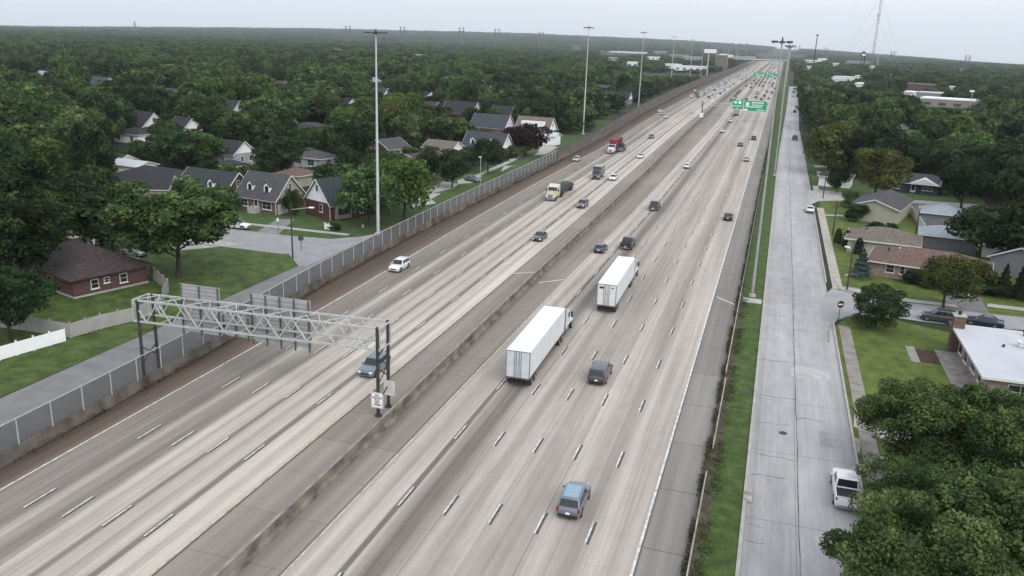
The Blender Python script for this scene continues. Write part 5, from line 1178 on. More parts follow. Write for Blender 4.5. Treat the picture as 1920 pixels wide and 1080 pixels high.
# ------------------------------------------------------------------ far buildings, towers, pylons
COM = [((1170, 97), 84, 7, 30, 'white', 'long white warehouse roof far off left of the motorway'), ((1080, 90), 16, 7, 25, 'palegrey', 'small pale warehouse far left of the long white one'), ((1238, 97), 26, 8, 30, 'white', 'white warehouse roof right of the long one'), ((1276, 103), 40, 8, 25, 'greyw', 'low grey commercial block behind the fourth left mast'),
 ((1262, 121), 30, 6, 18, 'white', 'white commercial building nearest behind the dark trees, left of the long shed'), ((1296, 125), 60, 6, 16, 'white', 'long white shed nearest the far trees on the left'), ((1300, 107), 34, 7, 20, 'palegrey', 'pale flat building behind the long white shed'), ((1225, 107), 24, 6, 18, 'white', 'small white building above the dark trees'), ((1360, 103), 26, 12, 20, 'white', 'pale building right of the billboard'), ((1150, 108), 18, 6, 15, 'palegrey', 'small pale roof above the trees left of the second mast'),
 ((1186, 117), 22, 6, 15, 'white', 'small white roof between the second and third masts'), ((1395, 106), 40, 9, 30, 'palegrey', 'pale commercial block beside the far bend'), ((1422, 101), 12, 10, 25, 'white', 'white building on the horizon above the overpass'),
 ((1492, 98), 12, 9, 25, 'white', 'white building just right of the mast row'), ((1500, 104), 14, 8, 25, 'palegrey', 'pale building right of the mast row, below the white one'), ((1520, 113), 24, 7, 25, 'white', 'white roof right of the mast row near the monopole'), ((1540, 110), 12, 12, 25, 'white', 'white building right of the monopole'), ((1564, 119), 10, 6, 20, 'white', 'small white building between monopole and water tower'), ((1517, 125), 10, 6, 18, 'white', 'small white box building above the right trees'),
 ((1580, 145), 32, 5, 15, 'white', 'long narrow white roof among the right trees'), ((1570, 148.5), 26, 4, 10, 'white', 'second narrow white roof just below the long narrow one'), ((1609, 143), 12, 5, 12, 'white', 'small white building above the bright white one on the right'), ((1610, 158), 12, 8, 16, 'white', 'bright white building standing out among the right trees'), ((1608, 115), 50, 6, 20, 'palegrey', 'pale low building at the foot of the water tower'), ((1636, 124), 10, 7, 18, 'white', 'white building below the radio tower'), ((1670, 141), 7, 6, 10, 'white', 'tiny white building right of the radio tower'),
 ((1702, 174), 16, 5, 14, 'white', 'white roof left of the school building'), ((1745, 176), 44, 6, 16, 'palegrey', 'long pale roof of the school building behind'), ((1782, 188), 92, 5, 14, 'white', 'wide flat school building with a white roof edge on the right'), ((1726, 160), 64, 6, 26, 'maroon', 'dark mauve flat roof behind the school building'), ((1788, 164), 18, 5, 10, 'white', 'small white roof in the dark trees above the school'), ((1803, 128), 14, 6, 14, 'palegrey', 'pale building under the rightmost pair of pylons')]
def mat_or(w): return WALLS[w] if w in WALLS else mat('far_mauve', (.12, .085, .09), .9)
for i, (px, wp, h, dp, colr, lab) in enumerate(COM):
    x, y = G(px[0], px[1], h); dist = hypot(x, y); w = wp * dist / CAM_F * .98; a = -atan2(x, y) * .35
    if i > 12: a = -radians(12) if i < 26 else -radians(16)
    d_ = min(dp * 1.6, 60)
    e = empty('warehouse', (x, y, 0), a, lab, 'building')
    obj('wall', MB().b2(-w / 2, w / 2, 0, d_, 0, h - .02), mat_or('tan') if 'school' in lab and colr == 'white' and wp > 50 else mat_or(colr) if colr != 'white' else mat('far_wall_white', (.8, .8, .8), .8, .1, .05), e)
    obj('roof', MB().b2(-w / 2 - .4, w / 2 + .4, -.4, d_ + .4, h, h + .9), white_m if colr == 'white' else (mat('far_roof_pale', (.42, .43, .45), .8, .1, .05) if colr != 'maroon' else mat_or('maroon')), e)
    nb = max(2, int(w / 9)); mb = MB()
    for k in range(nb): mb.b2(-w / 2 + (k + .25) * w / nb, -w / 2 + (k + .75) * w / nb, -.08, 0, h * .2, h * .6)
    obj('bays', mb, mat('bay_dark', (.07, .075, .08), .6), e)
    FOOT.append((x, y + d_ / 2, min(60, max(w, d_) * .5)))
x, y = G(1349, 136)
tb = empty('tower_block', (x, y, 0), .1, 'tall brown windowless block beside the billboard at the far bend', 'building'); sc_ = hypot(x, y) / CAM_F
obj('wall', MB().b2(-9 * sc_, 11 * sc_, 0, 16, 0, 29 * sc_), mat('brown_render', (.14, .12, .10), .9, .15, .2), tb); obj('roof', MB().b2(-9.6 * sc_, 11.6 * sc_, -.5, 16.5, 29 * sc_, 29 * sc_ + .8), conc, tb); obj('roof_sign', MB().b2(-2 * sc_, 10 * sc_, -.6, 0, 29 * sc_ + .8, 32 * sc_), white_m, tb)
x, y = G(1325, 142)
bb_ = empty('billboard', (x, y, 0), -.05, 'large blank white billboard on a tall pole beside the far bend', 'billboard'); s_ = hypot(x, y) / CAM_F
obj('pole', MB().cyl((0, 0, 0), (0, 0, 38 * s_), .7, n=10), galv, bb_); obj('frame', MB().b2(-9 * s_, 14 * s_, -.6, .6, 37.3 * s_, 47 * s_), dsteel, bb_); obj('face', MB().b2(-8.2 * s_, 13.2 * s_, -.75, -.6, 38.6 * s_, 45.8 * s_), white_m, bb_)
# overpass
yO = 2350; ov = empty('overpass', (-45, yO, 0), 0, 'pale road bridge crossing over the motorway at the horizon', 'bridge')
obj('deck', MB().b2(-75, 60, 0, 14, 6.2, 8.4), mat('bridge_pale', (.5, .5, .49), .8, .1, .1), ov); obj('girder', MB().b2(-75, 60, 1, 13, 4.6, 6.2), dsteel, ov)
for xx in (-40, -3, 42): obj('pier', MB().b2(xx - 1.2, xx + 1.2, 2, 12, 0, 4.6), conc, ov)
# pylons
def pylon_mesh():
    m_ = MB(); H_ = 46
    for sx in (-1, 1):
        for sy in (-1, 1): m_.bar((sx * 3.2, sy * 3.2, 0), (sx * .7, sy * .7, H_), .5)
    for k in range(8):
        z0, z1 = H_ * k / 8, H_ * (k + 1) / 8; a, b = 3.2 - 2.5 * k / 8, 3.2 - 2.5 * (k + 1) / 8
        for s in (-1, 1): m_.bar((-a, s * a, z0), (b, s * b, z1), .3); m_.bar((a, s * a, z0), (-b, s * b, z1), .3); m_.bar((s * a, -a, z0), (s * b, b, z1), .3)
    for z, w in ((H_ - 14, 7), (H_ - 8, 6), (H_ - 2, 5)): m_.bar((-w, 0, z), (w, 0, z), .9)
    return mesh('pylon', m_, mat('pylon_steel', (.16, .17, .18), .6, .1))
pyl = pylon_mesh()
PY = [(252, 40), (648, 48), (656, 48), (751, 50), (758, 50), (862, 51), (869, 51), (929, 54), (936, 54), (1012, 60), (1019, 60), (1290, 78), (1325, 80), (1340, 80), (1362, 83), (1374, 80), (1386, 81), (1401, 81), (1412, 84), (1492, 84), (1500, 85), (1546, 89), (1552, 89), (1672, 96), (1678, 96), (1812, 103), (1819, 103)]
for px, ty in PY:
    hy = float(np.interp(px, [93, 590, 971, 1280, 1475, 1921], [44.5, 61.9, 75.2, 86, 92.8, 108.4])); D = 2900
    d = FW + RT * (px - 960) / CAM_F + UP * (540 - ty) / CAM_F; t_ = D / hypot(d[0], d[1]); top = CAM_H + d[2] * t_
    o = bpy.data.objects.new('transmission_pylon', pyl); COL.objects.link(o); o.location = (d[0] * t_, d[1] * t_, 0); o.scale = (1, 1, top / 46)
    REG = [(252, 'alone on the far left horizon'), (652, 'on the horizon left of the nearest left mast'), (755, 'on the horizon right of the nearest left mast'), (866, 'midway between the two nearest left masts'), (932, 'well left of the second left mast'), (1016, 'just left of the second left mast'), (1290, 'above the fourth left mast'), (1325, 'above the billboard'), (1340, 'right of the billboard'), (1362, 'in the row above the brown tower block, first'), (1374, 'in the row above the brown tower block, second'), (1386, 'in the row above the brown tower block, third'), (1401, 'in the row above the bend, left'), (1412, 'in the row above the bend, right'), (1496, 'right of the right mast row'), (1549, 'right of the monopole'), (1675, 'right of the radio tower'), (1815, 'at the right, above the wood')]
    nm_ = min(REG, key=lambda r: abs(r[0] - px)); sd_ = '' if abs(nm_[0] - px) < 2 else 'left ' if px < nm_[0] else 'right '
    tag(o, ('thin ' + sd_ + 'lattice pylon ' + nm_[1]) if not sd_ else (sd_ + 'pylon of a pair ' + nm_[1]), 'pylon', 'power line pylons along the horizon')
def tower(px, base_y, top_y, D, nm, lab, w0=4, w1=1.2, guys=False, ring=None, lat=True):
    d = FW + RT * (px - 960) / CAM_F + UP * (540 - base_y) / CAM_F; t_ = D / hypot(d[0], d[1]); x, y = d[0] * t_, d[1] * t_
    d2 = FW + RT * (px - 960) / CAM_F + UP * (540 - top_y) / CAM_F; top = CAM_H + d2[2] * (D / hypot(d2[0], d2[1]))
    e = empty(nm, (x, y, 0), 0, lab, 'tower'); m_ = MB()
    if lat:
        n = int(top / 8)
        for a in range(3):
            c = lambda k, a=a: ((w0 + (w1 - w0) * k / n) * cos(2 * pi * a / 3), (w0 + (w1 - w0) * k / n) * sin(2 * pi * a / 3), top * k / n)
            for k in range(n): c2 = ((w0 + (w1 - w0) * (k + 1) / n) * cos(2 * pi * (a + 1) / 3), (w0 + (w1 - w0) * (k + 1) / n) * sin(2 * pi * (a + 1) / 3), top * (k + 1) / n); m_.bar(c(k), c(k + 1), .45); m_.bar(c(k), c2, .25)
    else: m_.cyl((0, 0, 0), (0, 0, top), w0, w1, n=8)
    obj('shaft', m_, mat('tower_steel', (.22, .22, .23), .6) if lat else dsteel, e); return e, top
tw_, top_ = tower(1636, 108, -25, 1700, 'radio_tower', 'very tall lattice radio tower rising out of the picture on the right', 2.2, 1.6)
gmb = MB()
for a in (0.6, 2.7, 4.8):
    for f_ in (.35, .62, .9): gmb.bar((0, 0, top_ * f_), (70 * cos(a), 70 * sin(a), 0), .22)
obj('guy_wire', gmb, galv, tw_); obj('antenna_drum', MB().cyl((0, 0, top_ * .66), (0, 0, top_ * .66 + 3), 3, n=8), galv, tw_)
mo, top2 = tower(1527, 110, 64, 1300, 'monopole', 'dark monopole mast with a small crown of antennas right of the light masts', .9, .5, lat=False)
obj('antenna', MB().b2(-1.8, 1.8, -.3, .3, top2 - 2, top2 - .6).b2(-.3, .3, -1.8, 1.8, top2 - 2, top2 - .6), dsteel, mo)
wt, top3 = tower(1620, 118, 99, 1250, 'water_tower', 'dark round sign or tank on two legs left of the radio tower', .8, .8, lat=False)
obj('leg', MB().cyl((-4, 0, 0), (-4, 0, top3 - 3), .5, n=6), dsteel, wt); obj('tank', MB().cyl((-2, 0, top3 - 4), (-2, 0, top3 - 1), 4.2, n=12).cyl((-2, 0, top3 - 1), (-2, 0, top3 + 2), 3.2, 1.0, n=12), dsteel, wt); obj('tank_face', MB().b2(-4.6, .6, -4.3, -4.2, top3 - 3.6, top3 - 1.4), white_m, wt)
fx, fy = G(1815, 220); sp_ = empty('floodlight', (fx, fy, 0), 0, 'tall pale lamp pole in the trees right of the school building', 'lamp')
obj('pole', MB().cyl((0, 0, 0), (0, 0, 15), .2, n=8), galv, sp_); obj('lamp_head', MB().b2(-1.6, 1.0, -.2, .2, 14.6, 15.6), lamp_l, sp_)
# ------------------------------------------------------------------ trees
LM = dict(near=leaf_mat('leaves_near', (.024, .042, .015), (.058, .088, .030), (.135, .18, .062), .12), green=leaf_mat('leaves_green', (.013, .026, .009), (.038, .066, .023), (.115, .16, .055), .5), bright=leaf_mat('leaves_bright', (.026, .046, .012), (.058, .10, .025), (.13, .19, .05), .12),
    dark=leaf_mat('leaves_dark', (.010, .021, .008), (.023, .044, .016), (.055, .088, .030), .3), olive=leaf_mat('leaves_olive', (.028, .034, .010), (.062, .072, .020), (.12, .13, .04), .2),
    purple=leaf_mat('leaves_purple', (.012, .006, .009), (.020, .010, .013), (.035, .016, .020), .1), spruce=leaf_mat('needles_blue', (.03, .05, .045), (.055, .085, .075), (.09, .13, .12), .1), cone=leaf_mat('needles_dark', (.012, .018, .010), (.024, .034, .016), (.05, .06, .028), .15))
def leaves(points, normals, size, rs, droop=.3):
    n = len(points); nr = normals + rs.normal(0, .55, (n, 3)); nr /= np.linalg.norm(nr, axis=1)[:, None] + 1e-9
    a = rs.normal(0, 1, (n, 3)); u = np.cross(nr, a); u /= np.linalg.norm(u, axis=1)[:, None] + 1e-9; v = np.cross(nr, u)
    s = size * rs.uniform(.55, 1.35, n)[:, None]
    V = np.stack([points - u * s * .5, points - v * s * .42 + nr * s * .1, points + u * s * .6, points + v * s * .42 + nr * s * .1], 1).reshape(-1, 3)
    return V
def np_mesh(name, V, k, m, extra=None):
    me = bpy.data.meshes.new(name); n = len(V); nf = n // k
    vs = V; loops = np.arange(n); starts = np.arange(0, n, k); mats = [m]; mi = np.zeros(nf, int)
    if extra is not None:
        ev, ef, em = extra; off = len(vs); vs = np.concatenate([vs, np.array(ev)]); fl = [i + off for f in ef for i in f]
        st = []; c = len(loops)
        for f in ef: st.append(c); c += len(f)
        loops = np.concatenate([loops, np.array(fl)]); starts = np.concatenate([starts, np.array(st)]); mats.append(em); mi = np.concatenate([mi, np.ones(len(ef), int)])
    me.vertices.add(len(vs)); me.vertices.foreach_set('co', vs.astype(np.float32).ravel())
    me.loops.add(len(loops)); me.loops.foreach_set('vertex_index', loops.astype(np.int32))
    me.polygons.add(len(starts)); me.polygons.foreach_set('loop_start', starts.astype(np.int32))
    for q in mats: me.materials.append(q)
    me.polygons.foreach_set('material_index', mi.astype(np.int32)); me.update(calc_edges=True); me.validate(); return me
def crown_points(rs, n, H, R, base, kind='round', nl=None):
    """leaf positions on and inside the lobes of a crown between heights base and H"""
    cz = (H + base) / 2; hz = (H - base) / 2
    if kind == 'round':
        nl = nl or (rs.integers(20, 30) if n < 12000 else 60); L = []; small = n > 12000
        for i in range(nl):
            t = rs.uniform(0, 2 * pi); z = rs.uniform(-.75, .85) if i > 3 else rs.uniform(.3, .8); rr = sqrt(max(0, 1 - z * z * .9)) * rs.uniform(.35, .82)
            lr = rs.uniform(.22, .42) * R * (1.05 if z < .3 else .9) * (.6 if small else 1)
            if small: rr *= 1.12
            L.append((R * rr * cos(t), R * rr * sin(t), cz + hz * z * .88, lr))
        L.append((0, 0, cz, R * (.45 if small else .62)))
        L = np.array(L); w = L[:, 3] ** 2; w /= w.sum(); idx = rs.choice(len(L), n, p=w); C = L[idx]
        d = rs.normal(0, 1, (n, 3)); d[:, 2] = d[:, 2] * .9 + .35; d /= np.linalg.norm(d, axis=1)[:, None]
        rad = C[:, 3] * np.where(rs.uniform(0, 1, n) < .78, rs.uniform(.84, 1.18, n), rs.uniform(.35, .9, n))
        P = C[:, :3] + d * rad[:, None] * np.array([1, 1, .82])
        keep = P[:, 2] > base * .8; return P[keep], d[keep]
    if kind == 'cone':
        z = rs.uniform(0, 1, n) ** .8; t = rs.uniform(0, 2 * pi, n); r = R * (1 - z) ** .85 * (0.78 + .22 * np.sin(z * 40 + t * 1)) * rs.uniform(.75, 1.05, n) + .04
        P = np.stack([r * np.cos(t), r * np.sin(t), base + (H - base) * z], 1); d = np.stack([np.cos(t), np.sin(t), np.full(n, .45)], 1); return P, d
    if kind == 'column':
        z = rs.uniform(0, 1, n); t = rs.uniform(0, 2 * pi, n); r = R * np.sqrt(np.clip(1 - (z * 1.02 - .1) ** 2.4 * 0.98 if False else 1 - np.clip(z, 0, 1) ** 3, 0, 1)) * (.85 + .15 * np.sin(t * 5 + z * 9)) * rs.uniform(.8, 1.04, n)
        P = np.stack([r * np.cos(t), r * np.sin(t), base + (H - base) * z], 1); d = np.stack([np.cos(t), np.sin(t), np.full(n, .3)], 1); return P, d
def trunk_mb(H, R, base, rs, limbs=6, r0=None):
    mb = MB(); r0 = r0 or H * .022; top = base + (H - base) * .45
    p = Vector((0, 0, -.1)); q = Vector((rs.uniform(-.2, .2), rs.uniform(-.2, .2), base * .9)); mb.cyl(p, q, r0 * 1.15, r0 * .8, n=8)
    q2 = Vector((q.x * 2, q.y * 2, top)); mb.cyl(q, q2, r0 * .8, r0 * .35, n=6)
    for i in range(limbs):
        a = 2 * pi * i / limbs + rs.uniform(-.4, .4); s = q.lerp(q2, rs.uniform(0, .7)); l = R * rs.uniform(.55, .8)
        m_ = s + Vector((cos(a) * l * .5, sin(a) * l * .5, (H - base) * .16)); e_ = s + Vector((cos(a) * l, sin(a) * l, (H - base) * rs.uniform(.25, .4)))
        mb.cyl(s, m_, r0 * .4, r0 * .25, n=5); mb.cyl(m_, e_, r0 * .25, r0 * .08, n=5)
    return mb
def tree_meshes(seed, H, R, base, n, size, leafm, kind='round', limbs=6, merged_=False):
    rs = np.random.default_rng(seed); P, d = crown_points(rs, n, H, R, base, kind); V = leaves(P, d, size, rs); tb = trunk_mb(H, R, base, rs, limbs)
    if merged_: return np_mesh('tree', V, 4, leafm, ([tuple(v) for v in tb.v], tb.f, bark))
    return np_mesh('crown', V, 4, leafm), mesh('trunk', tb, bark)
def tree_obj(name, ms, loc, rot, sc3, label, cat='tree', group=None):
    x, y = loc[0], loc[1]; z = loc[2] if len(loc) > 2 else -.05
    if isinstance(ms, tuple):
        e = empty(name, (x, y, z), rot, label, cat, group); e.scale = sc3
        for nm, m in (('crown', ms[0]), ('trunk', ms[1])):
            o = bpy.data.objects.new(nm, m); COL.objects.link(o); o.parent = e
        return e
    o = bpy.data.objects.new(name, ms); COL.objects.link(o); o.location = (x, y, z); o.rotation_euler = (0, 0, rot); o.scale = sc3; return tag(o, label, cat, group)

# unit prototypes: 10 m tall, crown radius 5 m
BIG = {}
def big(col, v, kind='round', base=2.2, n=5200, size=.52):
    k = (col, v, kind, base)
    if k not in BIG: BIG[k] = tree_meshes(100 + v * 7 + len(BIG), 10, 5, base, n, size, LM[col], kind)
    return BIG[k]
HAND = []
def T(px, h, r, col, lab, v=0, kind='round', base=2.2, n=5200, size=.52, name='broadleaf_tree', cat='tree', rot=None, z0=None):
    x, y = G(*px); HAND.append((x, y, r))
    return tree_obj(name, big(col, v, kind, base, n, size), (x, y), (x * 1.3 + y) % 6.28 if rot is None else rot, (r / 5, r / 5, h / 10), lab, cat)
DN = dict(n=16000, size=.27)
# left side, near
T((335, 520), 14.5, 9.6, 'green', 'huge spreading green tree on the lawn right of the brown roofed bungalow', 0, n=22000, size=.30)
T((12, 560), 15, 8.0, 'dark', 'dark tall tree shading the left edge beside the brown roofed bungalow', 1, n=20000, size=.32)
T((75, 478), 10, 5.0, 'bright', 'yellow green tree at the left, just beyond the brown roofed bungalow', 2, n=9000, size=.36)
T((25, 470), 15, 8.5, 'dark', 'large dark tree behind the one at the left edge, near the bungalow', 3, n=18000, size=.34)
T((20, 640), 9, 5.0, 'dark', 'low dark tree in the shaded garden at the left edge inside the vinyl fence', 1)
T((175, 415), 10, 5.5, 'green', 'green tree standing right behind the bungalow chimney', 4)
T((692, 424), 11.5, 5.8, 'green', 'broad green tree close left of the nearest left light mast', 5)
T((757, 410), 12, 6.2, 'bright', 'light green tree close right of the nearest left light mast', 6)
T((725, 390), 11, 5.5, 'dark', 'dark tree directly behind the nearest left light mast', 7)
T((847, 352), 8.5, 4.6, 'green', 'small round kerb tree on the grass island by the left service road', 8)
T((915, 326), 9.5, 4.8, 'green', 'round green kerb tree right behind the slim street light', 9)
T((985, 291), 10, 7.4, 'purple', 'dark purple leaved tree on the grass by the left service road', 10, base=2.0)
T((548, 405), 5.5, 2.0, 'dark', 'tall dark shrub between the dormer house and the red brick house', 11, base=.4, name='shrub', cat='shrub')
T((628, 432), 1.5, 1.3, 'dark', 'small dark shrub beside the white lattice on the corner lawn', 12, base=.2, name='shrub', cat='shrub')
T((800, 345), 8, 4.5, 'dark', 'dark tree in front of the maroon roofed bungalow', 13)
# right side, near
T((1640, 614), 6.2, 3.9, 'dark', 'dense dark green tree at the corner behind the stop sign', 14, base=.05, n=16000, size=.3)
T((1613, 521), 4.9, 2.0, 'spruce', 'blue spruce beside the pinkish bungalow corner', 1, 'cone', .2, 5200, .42, 'spruce_tree')
for i, (px, h) in enumerate([((1570, 455), 2.8), ((1586, 462), 3.1), ((1620, 466), 3.9), ((1609, 476), 3.0), ((1653, 462), 3.8), ((1642, 462), 3.2)]):
    T(px, h, .85, 'cone', ['first', 'second', 'fourth', 'third', 'sixth', 'fifth'][i] + ' from the left of the six dark cone shrubs in front of the cream bungalow', i % 2, 'column', .05, 2200, .7, 'cone_shrub', 'shrub')
T((1768, 577), 7.6, 4.7, 'olive', 'yellowish tree in front of the right half of the pinkish bungalow', 15, n=8000, size=.34)
T((1825, 545), 5.0, 2.6, 'olive', 'small yellowish tree over the silver car on the driveway', 16, base=1.2)
T((1718, 533), 2.5, 2.1, 'dark', 'rounded dark shrub against the pinkish bungalow front', 17, base=.1, name='shrub', cat='shrub')
T((1745, 540), 2.2, 1.6, 'green', 'green shrub between the dark shrub and the yellowish tree', 18, base=.1, name='shrub', cat='shrub')
T((1604, 415), 4.0, 2.8, 'dark', 'round dark bush at the left corner of the large cream house', 19, base=.2, name='shrub', cat='shrub')
T((1592, 388), 4.0, 2.4, 'bright', 'yellow green bush just behind the round dark bush', 20, base=.3, name='shrub', cat='shrub')
T((1640, 432), 1.8, 2.2, 'dark', 'low shrub at the foot of the large cream house wall', 21, base=.1, name='shrub', cat='shrub')
T((1672, 430), 1.4, 1.2, 'dark', 'small shrub near the right end of the large cream house wall', 22, base=.1, name='shrub', cat='shrub')
T((1640, 372), 12.5, 7.4, 'olive', 'big brownish green tree behind the large cream house', 23, n=9000, size=.4)
T((1568, 362), 7.5, 3.2, 'dark', 'dark narrow tree left of the big brownish one', 24, base=1.0)
T((1530, 305), 5.5, 2.8, 'bright', 'small bright green kerb tree where the service road wood begins', 25)
T((1878, 556), 5.2, 1.6, 'cone', 'left one of the two dark conifers on the lawn at the right edge', 1, 'cone', .1, 4200, .55, 'conifer', 'tree')
T((1912, 560), 6.2, 1.7, 'cone', 'right one of the two dark conifers on the lawn at the right edge', 1, 'cone', .1, 4200, .55, 'conifer', 'tree')
T((1862, 552), 2.2, 3.2, 'dark', 'low dark hedge clump beside the two conifers', 26, base=.1, name='shrub', cat='shrub')
T((1835, 452 + 40), 10, 6.0, 'dark', 'dark tree overhanging the pale garages', 27)
T((1895, 500), 12, 7.0, 'dark', 'dark tree over the silver car in the shade at the right edge', 28)
T((1800, 400), 13, 7.5, 'dark', 'tall dark tree behind the two pale garages', 29)
T((1880, 400), 16, 9.0, 'dark', 'large dark tree behind the white shed', 30)
T((1800, 360), 14, 8.5, 'green', 'green tree right of the dark blue bungalow', 31)
T((1722, 905), 9.2, 5.4, 'near', 'nearest tree, its crown over the white pickup on the right', 32, n=30000, size=.21)
T((1840, 955), 10.0, 5.6, 'near', 'second nearest tree, at the bottom right in front of the flat roofed house', 33, n=30000, size=.21)
T((1680, 1196), 9.2, 5.6, 'near', 'tree at the bottom edge overhanging the service road kerb', 34, n=30000, size=.21)
T((1694, 992), 6.8, 3.6, 'near', 'low leafy tree whose branches brush the tailgate of the white pickup', 37, n=20000, size=.22, base=1.2)
T((1900, 1120), 9.0, 5.6, 'near', 'dark tree in the bottom right corner', 35, n=20000, size=.28)
T((1775, 1130), 8.0, 5.0, 'near', 'dark tree between the two at the bottom right', 36, n=20000, size=.28)

# the wood: candidate positions on a jittered grid, kept clear of roads, houses and of the views the photo leaves open
KEEP = [(90, 430, 285, 590, 125), (285, 515, 620, 610, 140), (385, 455, 600, 560, 140), (400, 395, 720, 485, 175), (435, 322, 650, 412, 175), (352, 318, 440, 345, 185), (225, 318, 345, 350, 190), (410, 252, 478, 300, 240), (524, 300, 590, 335, 210), (572, 268, 625, 305, 240),
 (236, 233, 272, 262, 280), (272, 203, 302, 230, 330), (350, 212, 374, 242, 300), (420, 183, 452, 206, 360), (165, 138, 198, 156, 560), (60, 130, 92, 150, 560), (846, 186, 896, 222, 370), (893, 208, 950, 242, 320), (944, 194, 958, 214, 360), (972, 214, 1034, 248, 310), (886, 240, 952, 272, 270), (768, 276, 815, 315, 230), (940, 236, 985, 262, 300),
 (796, 182, 822, 214, 360), (724, 250, 740, 272, 260), (690, 140, 722, 182, 430), (642, 178, 662, 192, 390), (1145, 166, 1186, 196, 440), (700, 325, 1010, 470, 200), (1008, 240, 1050, 270, 300), (1490, 300, 1600, 640, 250), (1575, 418, 1800, 560, 180), (1590, 350, 1700, 425, 215), (1690, 320, 1746, 358, 270), (1690, 375, 1850, 460, 230), (1845, 430, 1885, 468, 200), (1860, 480, 1920, 580, 160),
 (1560, 560, 1920, 780, 130), (1725, 166, 1835, 202, 700), (1696, 152, 1728, 178, 900), (1600, 146, 1620, 166, 700), (1552, 140, 1600, 152, 900), (1630, 118, 1645, 130, 1500), (1490, 108, 1530, 118, 1500), (1200, 112, 1325, 138, 1150), (1110, 88, 1205, 103, 2500), (1580, 355, 1760, 385, 240), (1780, 160, 1800, 170, 900), (1505, 290, 1560, 400, 260), (1040, 180, 1260, 270, 0)]
for (px_, wp_, *_r) in COM:
    _x, _y = G(px_[0], px_[1], _r[0]); KEEP.append((px_[0] - wp_ / 2, px_[1] - 1, px_[0] + wp_ / 2, px_[1] + 5, hypot(_x, _y) + 3))
KEEP += AUTO
KEEP += [(1205, 113, 1400, 141, 1090), (1490, 118, 1530, 132, 1400)]
def blocked(x, y, h, r):
    if FLO(y) - 3.5 - r * .35 < x < FRR(y) + (5 if y < 260 else 2.5) + r * .3: return 2
    if x < 0 and 115 < y < 131 and x > -260: return 2
    if x > 0 and (122 - (x - 13) * .27 - 9 < y < 130 - (x - 13) * .27 + 6) and x < 60: return 2
    if x > 0 and 203 < y < 224 and x < 70: return 2
    if x < -60 and y < 130 and x > -97 and y > 60: return 2
    if 0 < x < 50 and y < 118: return 2
    for fx, fy, fr in FOOT:
        if hypot(x - fx, y - fy) < fr + r * .35: return 1
    for hx, hy, hr in HAND:
        if hypot(x - hx, y - hy) < (hr + r) * .5: return 1
    D = hypot(x, y); c = PR(x, y, h * .6); k = CAM_F / D; rp_ = r * k * .86; rv = h * .42 * k
    for (x0, y0, x1, y1, dd) in KEEP:
        if D < dd:
            dx = max(x0 - c[0], 0, c[0] - x1); dy = max(y0 - c[1], 0, c[1] - y1)
            if (dx / rp_) ** 2 + (dy / rv) ** 2 < 1: return 1
    return 0
random.seed(5); cand = []
def inview(x, y, m=110):
    p = PR(x, y, 6); return -m < p[0] < 1920 + m and p[1] < 1200
def ring_fill(r0, r1, sp, hs, rsz):
    n = int(r1 / sp) + 1
    for i in range(-n, n + 1):
        for j in range(0, n + 1):
            x = (i + random.uniform(-.42, .42)) * sp; y = (j + random.uniform(-.42, .42)) * sp; D = hypot(x, y)
            if not (r0 <= D < r1) or not inview(x, y): continue
            h = random.uniform(*hs); r = random.uniform(*rsz)
            for q in (1, .75, .55, .38):
                b_ = blocked(x, y, h * q, r * (.25 + .75 * q))
                if b_ == 2: break
                if b_ == 0: cand.append((D, x, y, h * q, r * (.25 + .75 * q))); break
ring_fill(70, 420, 9.8, (9, 17), (4.6, 9.0))
ring_fill(420, 1100, 11.5, (9, 17), (5.5, 10.5))
cand.sort()
VAR = [big('green', v, n=3600, size=.62) for v in (50, 51, 52)] + [big('dark', v, n=3600, size=.62) for v in (53, 54)] + [big('olive', 55, n=3600, size=.62), big('bright', 56, n=3600, size=.62)]
WT = [3, 3, 3, 3, 3, .8, 1.6]; TN = ['green', 'green', 'green', 'dark green', 'dark green', 'olive tinged', 'light green']
LMK = [((400, 322), 'the dark green roofed house'), ((490, 350), 'the dormer house'), ((600, 360), 'the red brick house'), ((268, 330), 'the pale ended bungalow'), ((190, 490), 'the brown hip roof'), ((430, 262), 'the bright white gable end'), ((556, 312), 'the red brown garage roof'), ((592, 281), 'the picture window bungalow'),
 ((584, 229), 'the low grey roof deep in the wood'), ((253, 239), 'the small white cottage'), ((285, 209), 'the tall white gable with one window'), ((360, 228), 'the half hidden white gable'), ((431, 187), 'the grey roof with a white gable window'), ((182, 144), 'the distant thin white gable'), ((76, 132), 'the pale house at the far left'), ((866, 190), 'the dark roofed house with a white gable'), ((924, 214), 'the grey roof with a white gable'), ((1006, 219), 'the long white dormer'), ((915, 248), 'the roof with two tiny dormers'),
 ((790, 286), 'the maroon roof'), ((728, 258), 'the pale front gable'), ((706, 164), 'the top of the leftmost mast'), ((650, 183), 'the small white sided house'), ((797, 172), 'the small white wall'), ((1160, 171), 'the white trimmed house by the wall'), ((1093, 225), 'the second left mast'), ((1197, 190), 'the third left mast'), ((60, 300), 'the big dark trees at the left'), ((100, 210), 'the left skyline'),
 ((1655, 380), 'the large cream house end'), ((1716, 330), 'the dark blue bungalow'), ((1790, 400), 'the two pale garages'), ((1864, 450), 'the little white shed'), ((1700, 480), 'the pinkish bungalow'), ((1880, 500), 'the shaded silver car'), ((1640, 310), 'the big brownish tree'), ((1510, 250), 'the narrow end of the service road'), ((1600, 230), 'the right wood north of the bungalows'), ((1780, 195), 'the white roofed school'), ((1880, 300), 'the dark wood at the far right')]
